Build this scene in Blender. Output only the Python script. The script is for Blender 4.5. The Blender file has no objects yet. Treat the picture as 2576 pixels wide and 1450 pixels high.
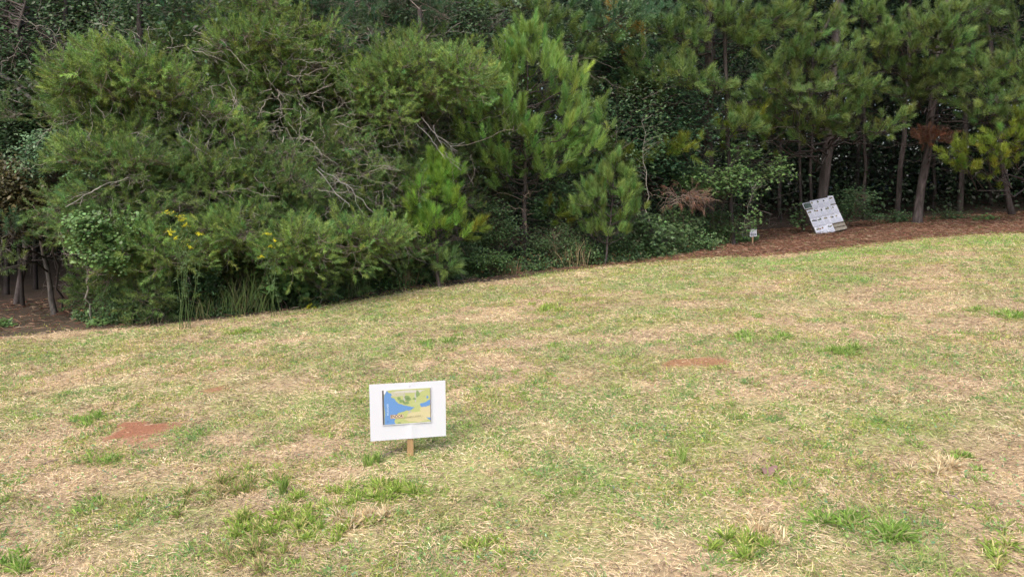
import bpy, math, numpy as np
rng = np.random.default_rng(11)
PI = math.pi
SC = bpy.context.scene
COL = SC.collection

# ------------------------------------------------------------------ camera geometry
F, CX, CY = 1909.0, 1287.5, 725.0
PIT = math.radians(7.5)
CH = 1.6
cp, sp = math.cos(PIT), math.sin(PIT)

def W(px, py, Y):
    xc, zc = (px - CX) / F, -(py - CY) / F
    dy = cp + zc * sp
    dz = -sp + zc * cp
    t = Y / dy
    return np.array([xc * t, Y, CH + dz * t])

# ------------------------------------------------------------------ noise
_lat = np.random.default_rng(3).random((8, 256, 256))
def vn(x, y, s=1.0, k=0):
    x = np.asarray(x, float) / s + 917.3; y = np.asarray(y, float) / s + 533.7
    xi, yi = np.floor(x).astype(int), np.floor(y).astype(int)
    fx, fy = x - xi, y - yi
    fx = fx * fx * (3 - 2 * fx); fy = fy * fy * (3 - 2 * fy)
    L = _lat[k % 8]
    a = L[xi % 256, yi % 256]; b = L[(xi + 1) % 256, yi % 256]
    c = L[xi % 256, (yi + 1) % 256]; d = L[(xi + 1) % 256, (yi + 1) % 256]
    return (a * (1 - fx) + b * fx) * (1 - fy) + (c * (1 - fx) + d * fx) * fy
def fbm(x, y, s=1.0, k=0, o=3):
    r, a, t = 0, 1, 0
    for i in range(o):
        r = r + a * vn(x, y, s / 2 ** i, k + i); t += a; a *= .55
    return r / t

def ground_z(x, y):
    x = np.asarray(x, float); y = np.asarray(y, float)
    return 3.3 * np.tanh(x / 60) + .05 * (vn(x, y, 2.3, 1) - .5) + .018 * (vn(x, y, .45, 2) - .5)
def G(px, py):
    Y = 8.0
    for _ in range(40):
        p = W(px, py, Y)
        s = (CH - p[2]) / Y
        Y = .5 * Y + .5 * (CH - float(ground_z(p[0], Y))) / max(s, .01)
    p = W(px, py, Y); p[2] = float(ground_z(p[0], p[1]))
    return p

def pxof(x, y):           # bearing of a ground point, in the units the outlines below use
    return x / np.maximum(y, .1) * F * .99 + CX
_lp = [-400, 0, 150, 300, 560, 800, 1000, 1100, 1320, 1600, 1750, 1850, 1950, 2100, 2300, 2575, 3000]
_lv = [880, 852, 838, 828, 806, 775, 742, 724, 700, 664, 650, 646, 644, 628, 602, 586, 570]
_tp = [-400, 0, 150, 300, 560, 800, 1000, 1100, 1320, 1600, 1750, 1850, 1950, 2100, 2300, 2575, 3000]
_tv = [850, 815, 805, 812, 790, 758, 722, 705, 682, 655, 632, 612, 600, 585, 566, 552, 540]
def _edge(ps, vs):
    o = [G(p, v) for p, v in zip(ps, vs)]
    return np.array([float(pxof(q[0], q[1])) for q in o]), np.array([q[1] for q in o])
LE, TE = _edge(_lp, _lv), _edge(_tp, _tv)
def lawn_end(x, y): return np.interp(pxof(x, y), *LE)
def tree_line(x, y): return np.interp(pxof(x, y), *TE)
def edge_pt(px, d=0.0):
    Y = np.interp(px, *TE) + d
    x = (px - CX) / F / .99 * Y
    return np.array([x, Y, float(ground_z(x, Y))])

CLAY = [(370, 1086, 122, 30, .10), (1765, 911, 74, 11, .0), (540, 980, 42, 9, .1), (1508, 990, 18, 7, 0), (1300, 1038, 34, 6, .1)]
CL = []
for (px, py, rx, ry, t) in CLAY:
    c, a, b = G(px, py), G(px + rx, py - rx * .12), G(px, py - ry)
    CL.append((c[0], c[1], abs(a[0] - c[0]), abs(b[1] - c[1])))
def clay_mask(x, y):
    m = np.zeros(np.shape(x))
    for (cx, cy, rx, ry) in CL:
        d = np.hypot((x - cx) / rx, (y - cy) / ry) + 2.0 * (fbm(x, y, .32, 5, 4) - .5)
        m = np.maximum(m, np.clip((1.16 - d) * 3.8, 0, 1) * (1 if rx > .3 else .85))
    return m

# ------------------------------------------------------------------ mesh buffers
class Buf:
    def __init__(s): s.v = []; s.f = []; s.c = []; s.n = 0
    def add(s, V, Fc, C, m=0, smooth=False):
        V = np.asarray(V, np.float32).reshape(-1, 3); Fc = np.asarray(Fc)
        C = np.broadcast_to(np.asarray(C, np.float32), (len(V), 3))
        s.v.append(V); s.f.append((Fc + s.n, m, smooth)); s.c.append(C); s.n += len(V)
    def build(s, name, mats, parent=None):
        me = bpy.data.meshes.new(name)
        V = np.concatenate(s.v) if s.v else np.zeros((0, 3), np.float32)
        q = parent
        while q is not None: V = V - np.array(q.location, np.float32); q = q.parent
        C = np.concatenate(s.c)
        me.vertices.add(len(V)); me.vertices.foreach_set('co', V.astype(np.float32).ravel())
        idx = np.concatenate([f.ravel() for f, _, _ in s.f]).astype(np.int32)
        tot = np.concatenate([np.full(len(f), f.shape[1]) for f, _, _ in s.f]).astype(np.int32)
        mi = np.concatenate([np.full(len(f), m) for f, m, _ in s.f]).astype(np.int32)
        sm = np.concatenate([np.full(len(f), q) for f, _, q in s.f])
        me.loops.add(len(idx)); me.loops.foreach_set('vertex_index', idx)
        st = np.zeros(len(tot), np.int32); st[1:] = np.cumsum(tot)[:-1]
        me.polygons.add(len(tot)); me.polygons.foreach_set('loop_start', st)
        me.polygons.foreach_set('material_index', mi)
        me.update(calc_edges=True)
        me.polygons.foreach_set('use_smooth', sm)
        at = me.color_attributes.new('Col', 'FLOAT_COLOR', 'POINT')
        at.data.foreach_set('color', np.concatenate([np.clip(C, 0, 1), np.ones((len(C), 1), np.float32)], 1).ravel())
        for m in (mats if isinstance(mats, (list, tuple)) else [mats]): me.materials.append(m)
        o = bpy.data.objects.new(name, me); COL.objects.link(o)
        if parent is not None: o.parent = parent
        return o

def nrm(v): return v / np.maximum(np.linalg.norm(v, axis=-1, keepdims=True), 1e-9)
def rdir(*sh): return nrm(rng.normal(size=sh + (3,)))
def perp(D):
    r = rdir(*D.shape[:-1]); return nrm(np.cross(D, r))

def tubes(buf, P, R, sides, col, m=0):
    P = np.asarray(P, float); R = np.asarray(R, float)
    B, n, _ = P.shape
    T = np.empty_like(P); T[:, 1:-1] = P[:, 2:] - P[:, :-2]; T[:, 0] = P[:, 1] - P[:, 0]; T[:, -1] = P[:, -1] - P[:, -2]
    T = nrm(T)
    ref = perp(nrm(P[:, -1] - P[:, 0]))[:, None, :]
    A = nrm(ref - T * (ref * T).sum(-1, keepdims=True)); Bn = np.cross(T, A)
    a = np.arange(sides) * 2 * PI / sides
    V = P[:, :, None] + R[:, :, None, None] * (A[:, :, None] * np.cos(a)[None, None, :, None] + Bn[:, :, None] * np.sin(a)[None, None, :, None])
    base = (np.arange(B) * n * sides)[:, None, None] + (np.arange(n - 1) * sides)[None, :, None]
    k = np.arange(sides)[None, None, :]; k2 = (k + 1) % sides
    Fc = np.stack([base + k, base + k2, base + k2 + sides, base + k + sides], -1).reshape(-1, 4)
    col = np.asarray(col, float)
    if col.ndim == 2: col = np.repeat(col, n * sides, 0)
    buf.add(V, Fc, col, m, True)

def curves(A, B, n=6, bow=(0, 0, 0), jit=.05):
    A = np.atleast_2d(A); B = np.atleast_2d(B)
    t = np.linspace(0, 1, n)[None, :, None]
    L = np.linalg.norm(B - A, axis=1)[:, None, None]
    P = A[:, None] * (1 - t) + B[:, None] * t
    bow = np.asarray(bow, float)
    if bow.ndim == 1: bow = bow[None]
    P = P + bow[:, None, :] * L * np.sin(PI * t)
    J = rng.normal(size=(len(A), n, 3)) * jit * L
    J[:, 0] = 0; J[:, -1] *= .4
    return P + J

def needles(buf, P, D, L, n, ln, w, col, m=0, a0=.35, a1=1.0, droop=.0, cv=.25):
    S = len(P)
    if S == 0: return
    t = rng.random((S, n)) ** .85
    L = np.broadcast_to(np.asarray(L, float), (S,))
    base = P[:, None] + D[:, None] * (L[:, None] * t)[..., None]
    Dn = np.broadcast_to(D[:, None], base.shape)
    ang = a1 + (a0 - a1) * t + rng.normal(size=t.shape) * .14
    d = Dn * np.cos(ang)[..., None] + perp(Dn) * np.sin(ang)[..., None]
    d[..., 2] -= droop; d = nrm(d)
    sd = perp(d) * (w / 2)
    tip = base + d * (ln * rng.uniform(.7, 1.12, t.shape))[..., None]
    V = np.stack([base - sd, base + sd, tip], 2).reshape(-1, 3)
    col = np.asarray(col, float)
    if col.ndim == 1: col = np.broadcast_to(col, (S, 3))
    c = col[:, None] * (1 + cv * (rng.random((S, n, 1)) - .5) * 2)
    c = c * (1 + .15 * rng.normal(size=(S, 1, 1)))
    c = np.repeat(c.reshape(-1, 3), 3, 0)
    buf.add(V, np.arange(len(V)).reshape(-1, 3), np.clip(c, .003, 1), m)

def _star(l=5):
    p = []
    for i in range(l):
        a = PI / 2 + (i - (l - 1) / 2) * (2 * PI / (l + .9))
        r = 1.0 if i == l // 2 else (.92 if abs(i - l // 2) == 1 else .7)
        if i: p.append((.36 * math.cos(a + PI / (l + .9)) , .36 * math.sin(a + PI / (l + .9))))
        p.append((r * math.cos(a), r * math.sin(a)))
    p.append((0, -.15))
    p = np.array(p); return (p[::-1] + [0, .2]) * .62
SHAPE = {
    'oval': np.array([(0, 0), (.22, .3), (.24, .6), (0, 1), (-.24, .6), (-.22, .3)]) - [0, .0],
    'round': np.array([(0, 0), (.34, .2), (.42, .55), (.2, .95), (-.2, .95), (-.42, .55), (-.34, .2)]),
    'lance': np.array([(0, 0), (.11, .35), (0, 1), (-.11, .35)]),
    'rhomb': np.array([(0, 0), (.3, .45), (0, 1), (-.3, .45)]),
    'star': _star(),
    'oak': np.array([(0, 0), (.12, .2), (.3, .28), (.2, .42), (.42, .55), (.24, .66), (.34, .85), (0, 1.05), (-.34, .85), (-.24, .66), (-.42, .55), (-.2, .42), (-.3, .28), (-.12, .2)]),
}
def leaves(buf, P, size, shape, col, m=0, flat=.55, cv=.3, hang=.2):
    S = len(P)
    if S == 0: return
    N = rdir(S) * (1 - flat); N[:, 2] = np.abs(N[:, 2]) + flat; N[:, 1] -= .25; N = nrm(N)
    d = rdir(S); d[:, 2] -= hang; d = nrm(d - N * (d * N).sum(-1, keepdims=True)); e = np.cross(N, d)
    T = SHAPE[shape]; k = len(T)
    sz = (size * rng.uniform(.6, 1.25, S))[:, None, None]
    V = P[:, None] + sz * (d[:, None] * T[None, :, 1:2] + e[:, None] * T[None, :, 0:1]) - N[:, None] * sz * .18 * (T[None, :, 1:2] ** 2)
    col = np.asarray(col, float)
    if col.ndim == 1: col = np.broadcast_to(col, (S, 3))
    c = col * (1 + cv * rng.uniform(-1, 1, (S, 1))) * (1 + .12 * rng.uniform(-1, 1, (S, 3)))
    buf.add(V, np.arange(S * k).reshape(S, k), np.repeat(np.clip(c, .003, 1), k, 0), m)

def box(buf, c, ax, half, col, m=0):
    c = np.asarray(c, float); ax = np.asarray(ax, float)
    s = np.array([(i, j, k) for i in (-1, 1) for j in (-1, 1) for k in (-1, 1)], float) * half
    V = c + s @ ax
    Fc = np.array([(0, 1, 3, 2), (4, 6, 7, 5), (0, 4, 5, 1), (2, 3, 7, 6), (0, 2, 6, 4), (1, 5, 7, 3)])
    buf.add(V, Fc, col, m)

# ------------------------------------------------------------------ materials
def mat(name, rough=.7, spec=.3, trans=0., noise=None, bump=None, base=None):
    m = bpy.data.materials.new(name); m.use_nodes = True
    nt = m.node_tree; N = nt.nodes; N.clear()
    out = N.new('ShaderNodeOutputMaterial'); b = N.new('ShaderNodeBsdfPrincipled')
    b.inputs['Roughness'].default_value = rough; b.inputs['Specular IOR Level'].default_value = spec
    a = N.new('ShaderNodeAttribute'); a.attribute_name = 'Col'
    src = a.outputs['Color']
    if noise:
        sc, lo, hi, st = noise
        tc = N.new('ShaderNodeTexCoord'); mp = N.new('ShaderNodeMapping'); mp.inputs['Scale'].default_value = st
        nz = N.new('ShaderNodeTexNoise'); nz.inputs['Scale'].default_value = sc; nz.inputs['Detail'].default_value = 6
        nz.inputs['Roughness'].default_value = .65
        nt.links.new(tc.outputs['Object'], mp.inputs[0]); nt.links.new(mp.outputs[0], nz.inputs['Vector'])
        mr = N.new('ShaderNodeMapRange'); mr.inputs[1].default_value = .3; mr.inputs[2].default_value = .7
        mr.inputs[3].default_value = lo; mr.inputs[4].default_value = hi
        nt.links.new(nz.outputs['Fac'], mr.inputs[0])
        mx = N.new('ShaderNodeVectorMath'); mx.operation = 'SCALE'
        nt.links.new(src, mx.inputs[0]); nt.links.new(mr.outputs[0], mx.inputs['Scale']); src = mx.outputs[0]
        if bump:
            bp = N.new('ShaderNodeBump'); bp.inputs['Strength'].default_value = bump; bp.inputs['Distance'].default_value = .02
            nt.links.new(nz.outputs['Fac'], bp.inputs['Height']); nt.links.new(bp.outputs[0], b.inputs['Normal'])
    nt.links.new(src, b.inputs['Base Color'])
    if trans:
        t = N.new('ShaderNodeBsdfTranslucent'); mix = N.new('ShaderNodeMixShader'); mix.inputs[0].default_value = trans
        nt.links.new(src, t.inputs[0]); nt.links.new(b.outputs[0], mix.inputs[1]); nt.links.new(t.outputs[0], mix.inputs[2])
        nt.links.new(mix.outputs[0], out.inputs[0])
    else: nt.links.new(b.outputs[0], out.inputs[0])
    return m
M_NEED = mat('pine_needles', .5, .4, .22)
M_LEAF = mat('broad_leaves', .45, .4, .25)
M_GRASS = mat('grass_blades', .6, .25, .2)
M_DRY = mat('dry_litter', .8, .15)
M_BARK = mat('bark', .9, .15, 0, (14, .45, 1.45, (1, 1, .22)), .9)
M_TWIG = mat('twig_wood', .85, .2, 0, (20, .65, 1.3, (1, 1, 1)))
M_WOOD = mat('sawn_wood', .8, .2, 0, (30, .7, 1.2, (1, 1, .12)), .2)
M_PAPER = mat('paper', .7, .25)
M_BOARD = mat('white_board', .45, .4)
M_INK = mat('print_ink', .6, .3)
M_SOIL = mat('clay_soil', .95, .1, 0, (60, .7, 1.3, (1, 1, 1)), .5)
M_FLOWER = mat('flower', .6, .2, .2)

def thing(name, label, cat, loc, group=None, kind=None):
    o = bpy.data.objects.new(name, None); COL.objects.link(o)
    o.location = [float(v) for v in loc]; o.empty_display_size = .2
    o['label'] = label; o['category'] = cat
    if group: o['group'] = group
    if kind: o['kind'] = kind
    return o
def tag(o, label=None, cat=None, group=None, kind=None):
    for k, v in (('label', label), ('category', cat), ('group', group), ('kind', kind)):
        if v: o[k] = v
    return o

# colours (linear reflectance)
GREY_BARK = (.105, .086, .08); DARK_BARK = (.075, .062, .058); PALE_TWIG = (.42, .37, .32)
LOB = np.array((.195, .29, .09)); LOB_Y = np.array((.25, .33, .05)); LOB_B = np.array((.115, .215, .10))
VIR = np.array((.178, .272, .08)); DEAD = np.array((.27, .145, .095)); YEL = np.array((.5, .33, .09))

# ------------------------------------------------------------------ pine building
def spray(wood, need, start, target, rad, nsec, nsh, K, col, limb_r=.03, up=.5, dead=False):
    """a limb from start to target, secondary twigs in an ellipsoid round the target and needle shoots on them"""
    start = np.asarray(start, float); target = np.asarray(target, float); rad = np.asarray(rad, float)
    L = np.linalg.norm(target - start)
    main = curves(start, target, 8, (0, 0, -.08), K.get('crook', .02))
    if not K.get('trail'): tubes(wood, main, np.linspace(limb_r, limb_r * .3, 8)[None], 5, K['wood'])
    if K.get('trail'):      # long drooping bough: foliage strung along its outer part
        ang = rng.uniform(-.45, .22); sx = rng.choice([-1, 1]); ax_ = np.array([sx * math.cos(ang), -.35, math.sin(ang)])
        tip = target + ax_ * rad[0]; mid = target - ax_ * rad[0]
        main = np.concatenate([curves(start, mid, 4, (0, 0, .1), .02)[0][:-1], curves(mid, tip, 5, (0, 0, .12), .03)[0]])[None]
        tubes(wood, main, np.linspace(limb_r * .7, limb_r * .2, main.shape[1])[None], 4, K['wood'])
        ti = rng.integers(3, 8, nsec); st = main[0][ti]
        dd_ = rdir(nsec) * [.8, .8, .35] + nrm(ax_) * .7; dd_[:, 2] -= .12
        ends = st + nrm(dd_) * rng.uniform(.15, .42, (nsec, 1)) * (rad[2] / .1)
    else:
        u = rdir(nsec) * (rng.random((nsec, 1)) ** .45)
        ends = target + u * rad
        ti = rng.integers(3, 8, nsec)
        st = main[0][ti]
    sec = curves(st, ends, 6, (0, 0, -.06), K.get('crook', .02) * 2.2)
    tubes(wood, sec, np.linspace(limb_r * .36, limb_r * .12, 6)[None].repeat(nsec, 0), 4, K['wood'])
    n = nsec * nsh
    si = np.repeat(np.arange(nsec), nsh)
    tt = rng.integers(2, 6, n)
    b0 = sec[si, tt]
    sdir = nrm(ends - st)[si]
    off = nrm(sdir * .7 + rdir(n) * .9 + np.array([0, 0, up * .5]))
    b1 = b0 + off * (rng.uniform(.25, 1, n) * K['spread'])[:, None]
    D = nrm(nrm(b1 - b0) * .6 + sdir * .25 + np.array([0, 0, up]) + rdir(n) * .3)
    tw = curves(b0, b1, 4, (0, 0, -.05), .05)
    tubes(wood, tw, np.linspace(.005, .003, 4)[None].repeat(n, 0) * K.get('tw', 1), 3, K['wood'])
    sl = K['shoot'] * rng.uniform(.6, 1.2, n)
    tubes(wood, curves(b1, b1 + D * sl[:, None], 3, (0, 0, 0), .01), np.linspace(.004, .002, 3)[None].repeat(n, 0) * K.get('tw', 1), 3, K['wood'])
    c = np.asarray(col)[None] * (1 + .18 * rng.normal(size=(n, 1)))
    c = c * (1 + np.array([.12, .0, -.05])[None] * rng.normal(size=(n, 1)))
    needles(need, b1, D, sl, K['n'], K['len'], K['w'], c, a0=K.get('a0', .3), a1=K.get('a1', .95), droop=K.get('droop', 0))
    return main[0]

KL = dict(n=110, len=.175, w=.0078, shoot=.2, spread=.26, wood=DARK_BARK, crook=.03)
KV = dict(n=62, len=.066, w=.0064, shoot=.17, spread=.22, wood=(.22, .18, .15), crook=.05, a0=.5, a1=1.15, tw=.9, trail=1)

def trunk_path(base, top, n=14, jit=.01):
    return curves(base - np.array([0, 0, .1]), top, n, (rng.normal() * .01, rng.normal() * .01, 0), jit * .25)[0]
def at_height(path, z):
    i = np.clip(np.searchsorted(path[:, 2], z), 1, len(path) - 1)
    a, b = path[i - 1], path[i]; t = (z - a[2]) / max(b[2] - a[2], 1e-6)
    return a + (b - a) * np.clip(t, 0, 1)

def bark_trunk(buf, path, r0, r1, col, sides=14):
    # rings with plated, uneven bark
    n = 60
    z = np.linspace(0, 1, n)
    idx = z * (len(path) - 1); i = np.minimum(idx.astype(int), len(path) - 2); f = (idx - i)[:, None]
    P = path[i] * (1 - f) + path[i + 1] * f
    r = r0 + (r1 - r0) * z
    r = r * (1 + .35 * np.exp(-z * np.linalg.norm(path[-1] - path[0]) / .22))
    a = np.arange(sides) * 2 * PI / sides
    rr = r[:, None] * (1 + .07 * rng.normal(size=(n, sides)).clip(-1.5, 1.5) * .8)
    V = np.stack([P[:, None, 0] + rr * np.cos(a), P[:, None, 1] + rr * np.sin(a), P[:, None, 2] + 0 * rr], -1)
    k = np.arange(sides)[None]; b = (np.arange(n - 1) * sides)[:, None]; k2 = (k + 1) % sides
    Fc = np.stack([b + k, b + k2, b + k2 + sides, b + k + sides], -1).reshape(-1, 4)
    c = np.asarray(col)[None] * (1 + .25 * rng.normal(size=(n * sides, 1)).clip(-1, 1.6))
    buf.add(V, Fc, c, 0, True)

def dead_limbs(buf, path, z0, z1, n, ln, col, r=.012):
    for _ in range(n):
        s = at_height(path, rng.uniform(z0, z1)); a = rng.uniform(0, 2 * PI); l = ln * rng.uniform(.4, 1)
        e = s + np.array([math.cos(a) * l, math.sin(a) * l, rng.uniform(-.1, .3) * l])
        m = curves(s, e, 7, (0, 0, rng.uniform(-.1, .1)), .03)
        tubes(buf, m, np.linspace(r, r * .3, 7)[None], 4, col)
        k = 4; st = m[0][rng.integers(2, 7, k)]
        tubes(buf, curves(st, st + nrm(rdir(k) * .8 + (e - s) / l) * l * .4, 5, (0, 0, 0), .06), np.linspace(r * .4, r * .15, 5)[None].repeat(k, 0), 3, col)

def pine(name, label, cat, base, top, r0, sprays, K=KL, col=LOB, upper=0, r1=None, group=None, barkcol=GREY_BARK, dead=0, deadz=(2, 5), deadl=1.2):
    base = np.asarray(base, float); top = np.asarray(top, float)
    root = thing(name, label, cat, base, group)
    T, N, Wd = Buf(), Buf(), Buf()
    path = trunk_path(base, top)
    bark_trunk(T, path, r0, r1 if r1 else r0 * .45, barkcol)
    if dead: dead_limbs(T, path, *deadz, dead, deadl, np.array(K['wood']) * 1.3)
    for s in sprays:
        px, py, rx, ry, Y = s[:5]; o = s[5] if len(s) > 5 else {}
        t = W(px, py, Y); q = Y / F
        rad = (rx * q, rx * q * .7, ry * q)
        if not K.get('trail'): rad = (rx * q * 1.12, rx * q * .85, ry * q * .68)
        z = t[2] - o.get('rise', .12) * np.hypot(*(t - at_height(path, t[2]))[:2])
        st = at_height(path, np.clip(z, path[0][2] + .3, path[-1][2]))
        vol = rad[0] * rad[2]
        ns = o.get('ns', int(np.clip(4 + vol * K.get('dens', 30), 4, 40)))
        buf = o.get('buf', N)
        spray(Wd, N, st, t, rad, ns, o.get('sh', K.get('sh', 5)), K, o.get('col', col), limb_r=o.get('lr', .03), up=o.get('up', .5))
    for i in range(upper):      # unseen crown above the picture for shade, kept off the front to let light in
        f = (i + .5) / upper
        z = 6.8 + (top[2] - 7.0) * f; a = rng.uniform(-.3, PI + .3); l = (3.2 - 2.2 * f) * rng.uniform(.6, 1)
        s = at_height(path, z); t = s + np.array([math.cos(a) * l, math.sin(a) * l, .3])
        KK = dict(K); KK.update(n=26, w=.014, shoot=.3)
        spray(Wd, N, s, t, (.9, .9, .4), 8, 4, KK, col, .04)
    T.build('trunk', M_BARK, root)
    if Wd.n: Wd.build('branches', M_TWIG, root)
    if N.n: N.build('crown', M_NEED, root)
    return root, path

def young_pine(label, base, h, z0, prof, r0, K, col, cat='pine', per=5, step=.3, nsec=3, nsh=3, lean=0, extra=()):
    base = np.asarray(base, float)
    root = thing('young_pine', label, cat, base)
    T, N, Wd = Buf(), Buf(), Buf()
    path = trunk_path(base, base + np.array([lean, 0, h * .96]), jit=.02)
    bark_trunk(T, path, r0, r0 * .18, GREY_BARK, 10)
    z = z0; ph = 0
    while z < h * .97:
        r = float(np.interp(z, prof[0], prof[1]))
        k = per if z < h * .85 else 3
        for i in range(k):
            ph += 2 * PI / k + rng.uniform(-.35, .35)
            l = r * rng.uniform(.68, 1.12)
            s = at_height(path, base[2] + z - .05)
            t = s + np.array([math.cos(ph) * l, math.sin(ph) * l, .12 + .32 * l + rng.uniform(-.1, .12)])
            q = min(.33, .12 + l * .24)
            spray(Wd, N, s, t, (q, q, q * .7), nsec, nsh, K, col, limb_r=.008 + .009 * l, up=.95)
        z += step * rng.uniform(.8, 1.2)
        ph += .7
    spray(Wd, N, at_height(path, base[2] + h * .86), base + np.array([lean, 0, h * .93]), (.06, .06, .1), 3, 2, K, col, .01, up=2.2)
    for (px, py, rx, ry, Y, zz, c) in extra:
        spray(Wd, N, at_height(path, base[2] + zz), W(px, py, Y), (rx * Y / F, rx * Y / F * .6, ry * Y / F), 5, 3, K, c, .012, up=.4)
    T.build('trunk', M_BARK, root); Wd.build('branches', M_TWIG, root); N.build('crown', M_NEED, root)
    return root, path

# ------------------------------------------------------------------ broadleaf plants
def leafy(name, label, cat, base, blobs, leaf, size, col, nclus, nleaf, stem_r=.02, stemcol=GREY_BARK, group=None, sig=.1, nstem=1, lean=(0, 0), part='crown', tall=None, flat=.55, cv=.3):
    """blobs: list of (centre xyz, radii) in which leaf clusters sit, joined by twigs to a stem"""
    base = np.asarray(base, float)
    root = thing(name, label, cat, base, group)
    T, Lf = Buf(), Buf()
    cs = np.array([b[0] for b in blobs], float); rs = np.array([b[1] for b in blobs], float)
    topz = (cs[:, 2] + rs[:, 2] * .4).max() if tall is None else tall
    ctr = cs.mean(0)
    for s in range(nstem):
        top = np.array([ctr[0] + lean[0] + rng.normal() * .05 * nstem, ctr[1] + lean[1] + rng.normal() * .05 * nstem, topz])
        path = curves(base + np.array([rng.normal() * .03 * nstem, rng.normal() * .03 * nstem, -.05]), top, 12, (rng.normal() * .03, rng.normal() * .03, 0), .012)[0]
        tubes(T, path[None], np.linspace(stem_r, stem_r * .3, 12)[None], 8, stemcol)
        w = rs.prod(1) ** (2 / 3); w = w / w.sum()
        n = max(3, nclus // nstem)
        bi = rng.choice(len(blobs), n, p=w)
        u = rdir(n) * rng.random((n, 1)) ** .38
        C = cs[bi] + u * rs[bi]
        C[:, 2] = np.maximum(C[:, 2], base[2] + .04)
        st = np.array([at_height(path, max(base[2], c[2] - .35 * np.hypot(*(c - path[6])[:2]) - .05)) for c in C])
        tw = curves(st, C, 6, (0, 0, .06), .035)
        tubes(T, tw, np.linspace(stem_r * .35, stem_r * .1, 6)[None].repeat(n, 0), 3, stemcol)
        ci = np.repeat(np.arange(n), nleaf)
        P = C[ci] + rng.normal(size=(len(ci), 3)) * sig * np.array([1.15, 1.15, .7])
        P[:, 2] = np.maximum(P[:, 2], base[2] + .01)
        cc = np.asarray(col)[None] * (1 + .22 * rng.normal(size=(n, 1)))[ci]
        leaves(Lf, P, size, leaf, cc, flat=flat, cv=cv)
    T.build('stem' if stem_r < .03 else 'trunk', M_TWIG, root)
    Lf.build(part, M_LEAF, root)
    return root

def crooked(buf, starts, ends, r, col, jit=.045, sub=3):
    n = len(starts)
    if not n: return
    c = curves(starts, ends, 11, rng.normal(size=(n, 3)) * .07, jit)
    r = np.broadcast_to(r, (n,))
    tubes(buf, c, np.linspace(1, .35, 11)[None] * r[:, None], 4, col)
    L = np.linalg.norm(ends - starts, axis=1)
    for _ in range(sub):
        i = rng.integers(2, 9, n); s = c[np.arange(n), i]
        e = s + nrm(nrm(ends - starts) + rdir(n) * 1.0) * (L * rng.uniform(.2, .5, n))[:, None]
        cc = curves(s, e, 7, rng.normal(size=(n, 3)) * .08, jit)
        tubes(buf, cc, np.linspace(.45, .15, 7)[None] * r[:, None], 3, col)

# ================================================================== ground
def axis(lo, hi, d, far, k=1.22):
    a = list(np.arange(lo, hi + 1e-6, d)); s = d; x = hi; 
    while x < far: s *= k; x += s; a.append(x)
    s = d; x = lo
    while x > -far: s *= k; x -= s; a.insert(0, x)
    return np.array(a)
gx = axis(-12, 17, .085, 260); gy = axis(1.5, 23, .085, 260)
X, Y = np.meshgrid(gx, gy, indexing='ij')
Z = ground_z(X, Y)
fine = (X > -12) & (X < 17) & (Y > 1.5) & (Y < 23)
Z = Z + np.where(fine, .014 * (fbm(X, Y, .18, 4) - .5), 0)
cm = clay_mask(X, Y)
Z = Z + cm * .012
nx, ny = X.shape
V = np.stack([X, Y, Z], -1).reshape(-1, 3)
i, j = np.meshgrid(np.arange(nx - 1), np.arange(ny - 1), indexing='ij')
q = (i * ny + j)
Fc = np.stack([q, q + ny, q + ny + 1, q + 1], -1).reshape(-1, 4)
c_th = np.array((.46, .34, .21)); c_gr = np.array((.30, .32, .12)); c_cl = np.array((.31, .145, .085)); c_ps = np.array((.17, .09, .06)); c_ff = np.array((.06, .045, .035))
g = np.clip((fbm(X, Y, .9, 0) - .45) * 4, 0, 1)[..., None]
C = c_th * (1 - g) + c_gr * g
C = C * (.72 + .56 * fbm(X, Y, .16, 6))[..., None]
le, te = lawn_end(X, Y), tree_line(X, Y)
s = np.clip((Y - le + .5 * (fbm(X, Y, .5, 2) - .5)) / .25, 0, 1)[..., None]
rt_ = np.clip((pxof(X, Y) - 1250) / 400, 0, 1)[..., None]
C = C * (1 - s) + (c_ps * rt_ + np.array((.09, .07, .05)) * (1 - rt_)) * s  # left litter is brown-grey, darkened further to paint in the gap's shade
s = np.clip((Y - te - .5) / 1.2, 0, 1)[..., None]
C = C * (1 - s) + c_ff * s  # forest floor tone, darkened to add to the shade inside the wood
C = C * (1 - cm[..., None]) + c_cl * cm[..., None]
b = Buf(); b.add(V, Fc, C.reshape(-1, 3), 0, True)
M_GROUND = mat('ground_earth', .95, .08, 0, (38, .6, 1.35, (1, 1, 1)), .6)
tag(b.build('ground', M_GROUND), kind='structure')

# ------------------------------------------------------------------ lawn: dry thatch and live blades
def field(n, y0=2.1, y1=23.0, p=1.25):
    u = rng.random(n); e = 2 - p
    yy = (y0 ** e + u * (y1 ** e - y0 ** e)) ** (1 / e)
    xx = rng.uniform(-1, 1, n) * (.74 * yy + 2.0)
    return xx, yy
def blades(buf, x, y, z, az, tilt, L, w, col, bend=0.):
    n = len(x)
    d = np.stack([np.cos(az) * np.cos(tilt), np.sin(az) * np.cos(tilt), np.sin(tilt)], 1)
    s = np.stack([-np.sin(az), np.cos(az), rng.uniform(-.5, .5, n)], 1); s = nrm(s) * (w / 2)[:, None]
    P = np.stack([x, y, z], 1)
    mid = P + d * (L * .55)[:, None]
    tip = P + d * L[:, None]; tip[:, 2] -= bend * L * .45
    gz = ground_z(tip[:, 0], tip[:, 1]) + .004
    tip[:, 2] = np.maximum(tip[:, 2], gz)
    V = np.stack([P - s * .7, P + s * .7, mid + s, tip, mid - s], 1)
    buf.add(V, np.arange(n * 5).reshape(n, 5), np.repeat(np.clip(col, .004, 1), 5, 0))
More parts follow.
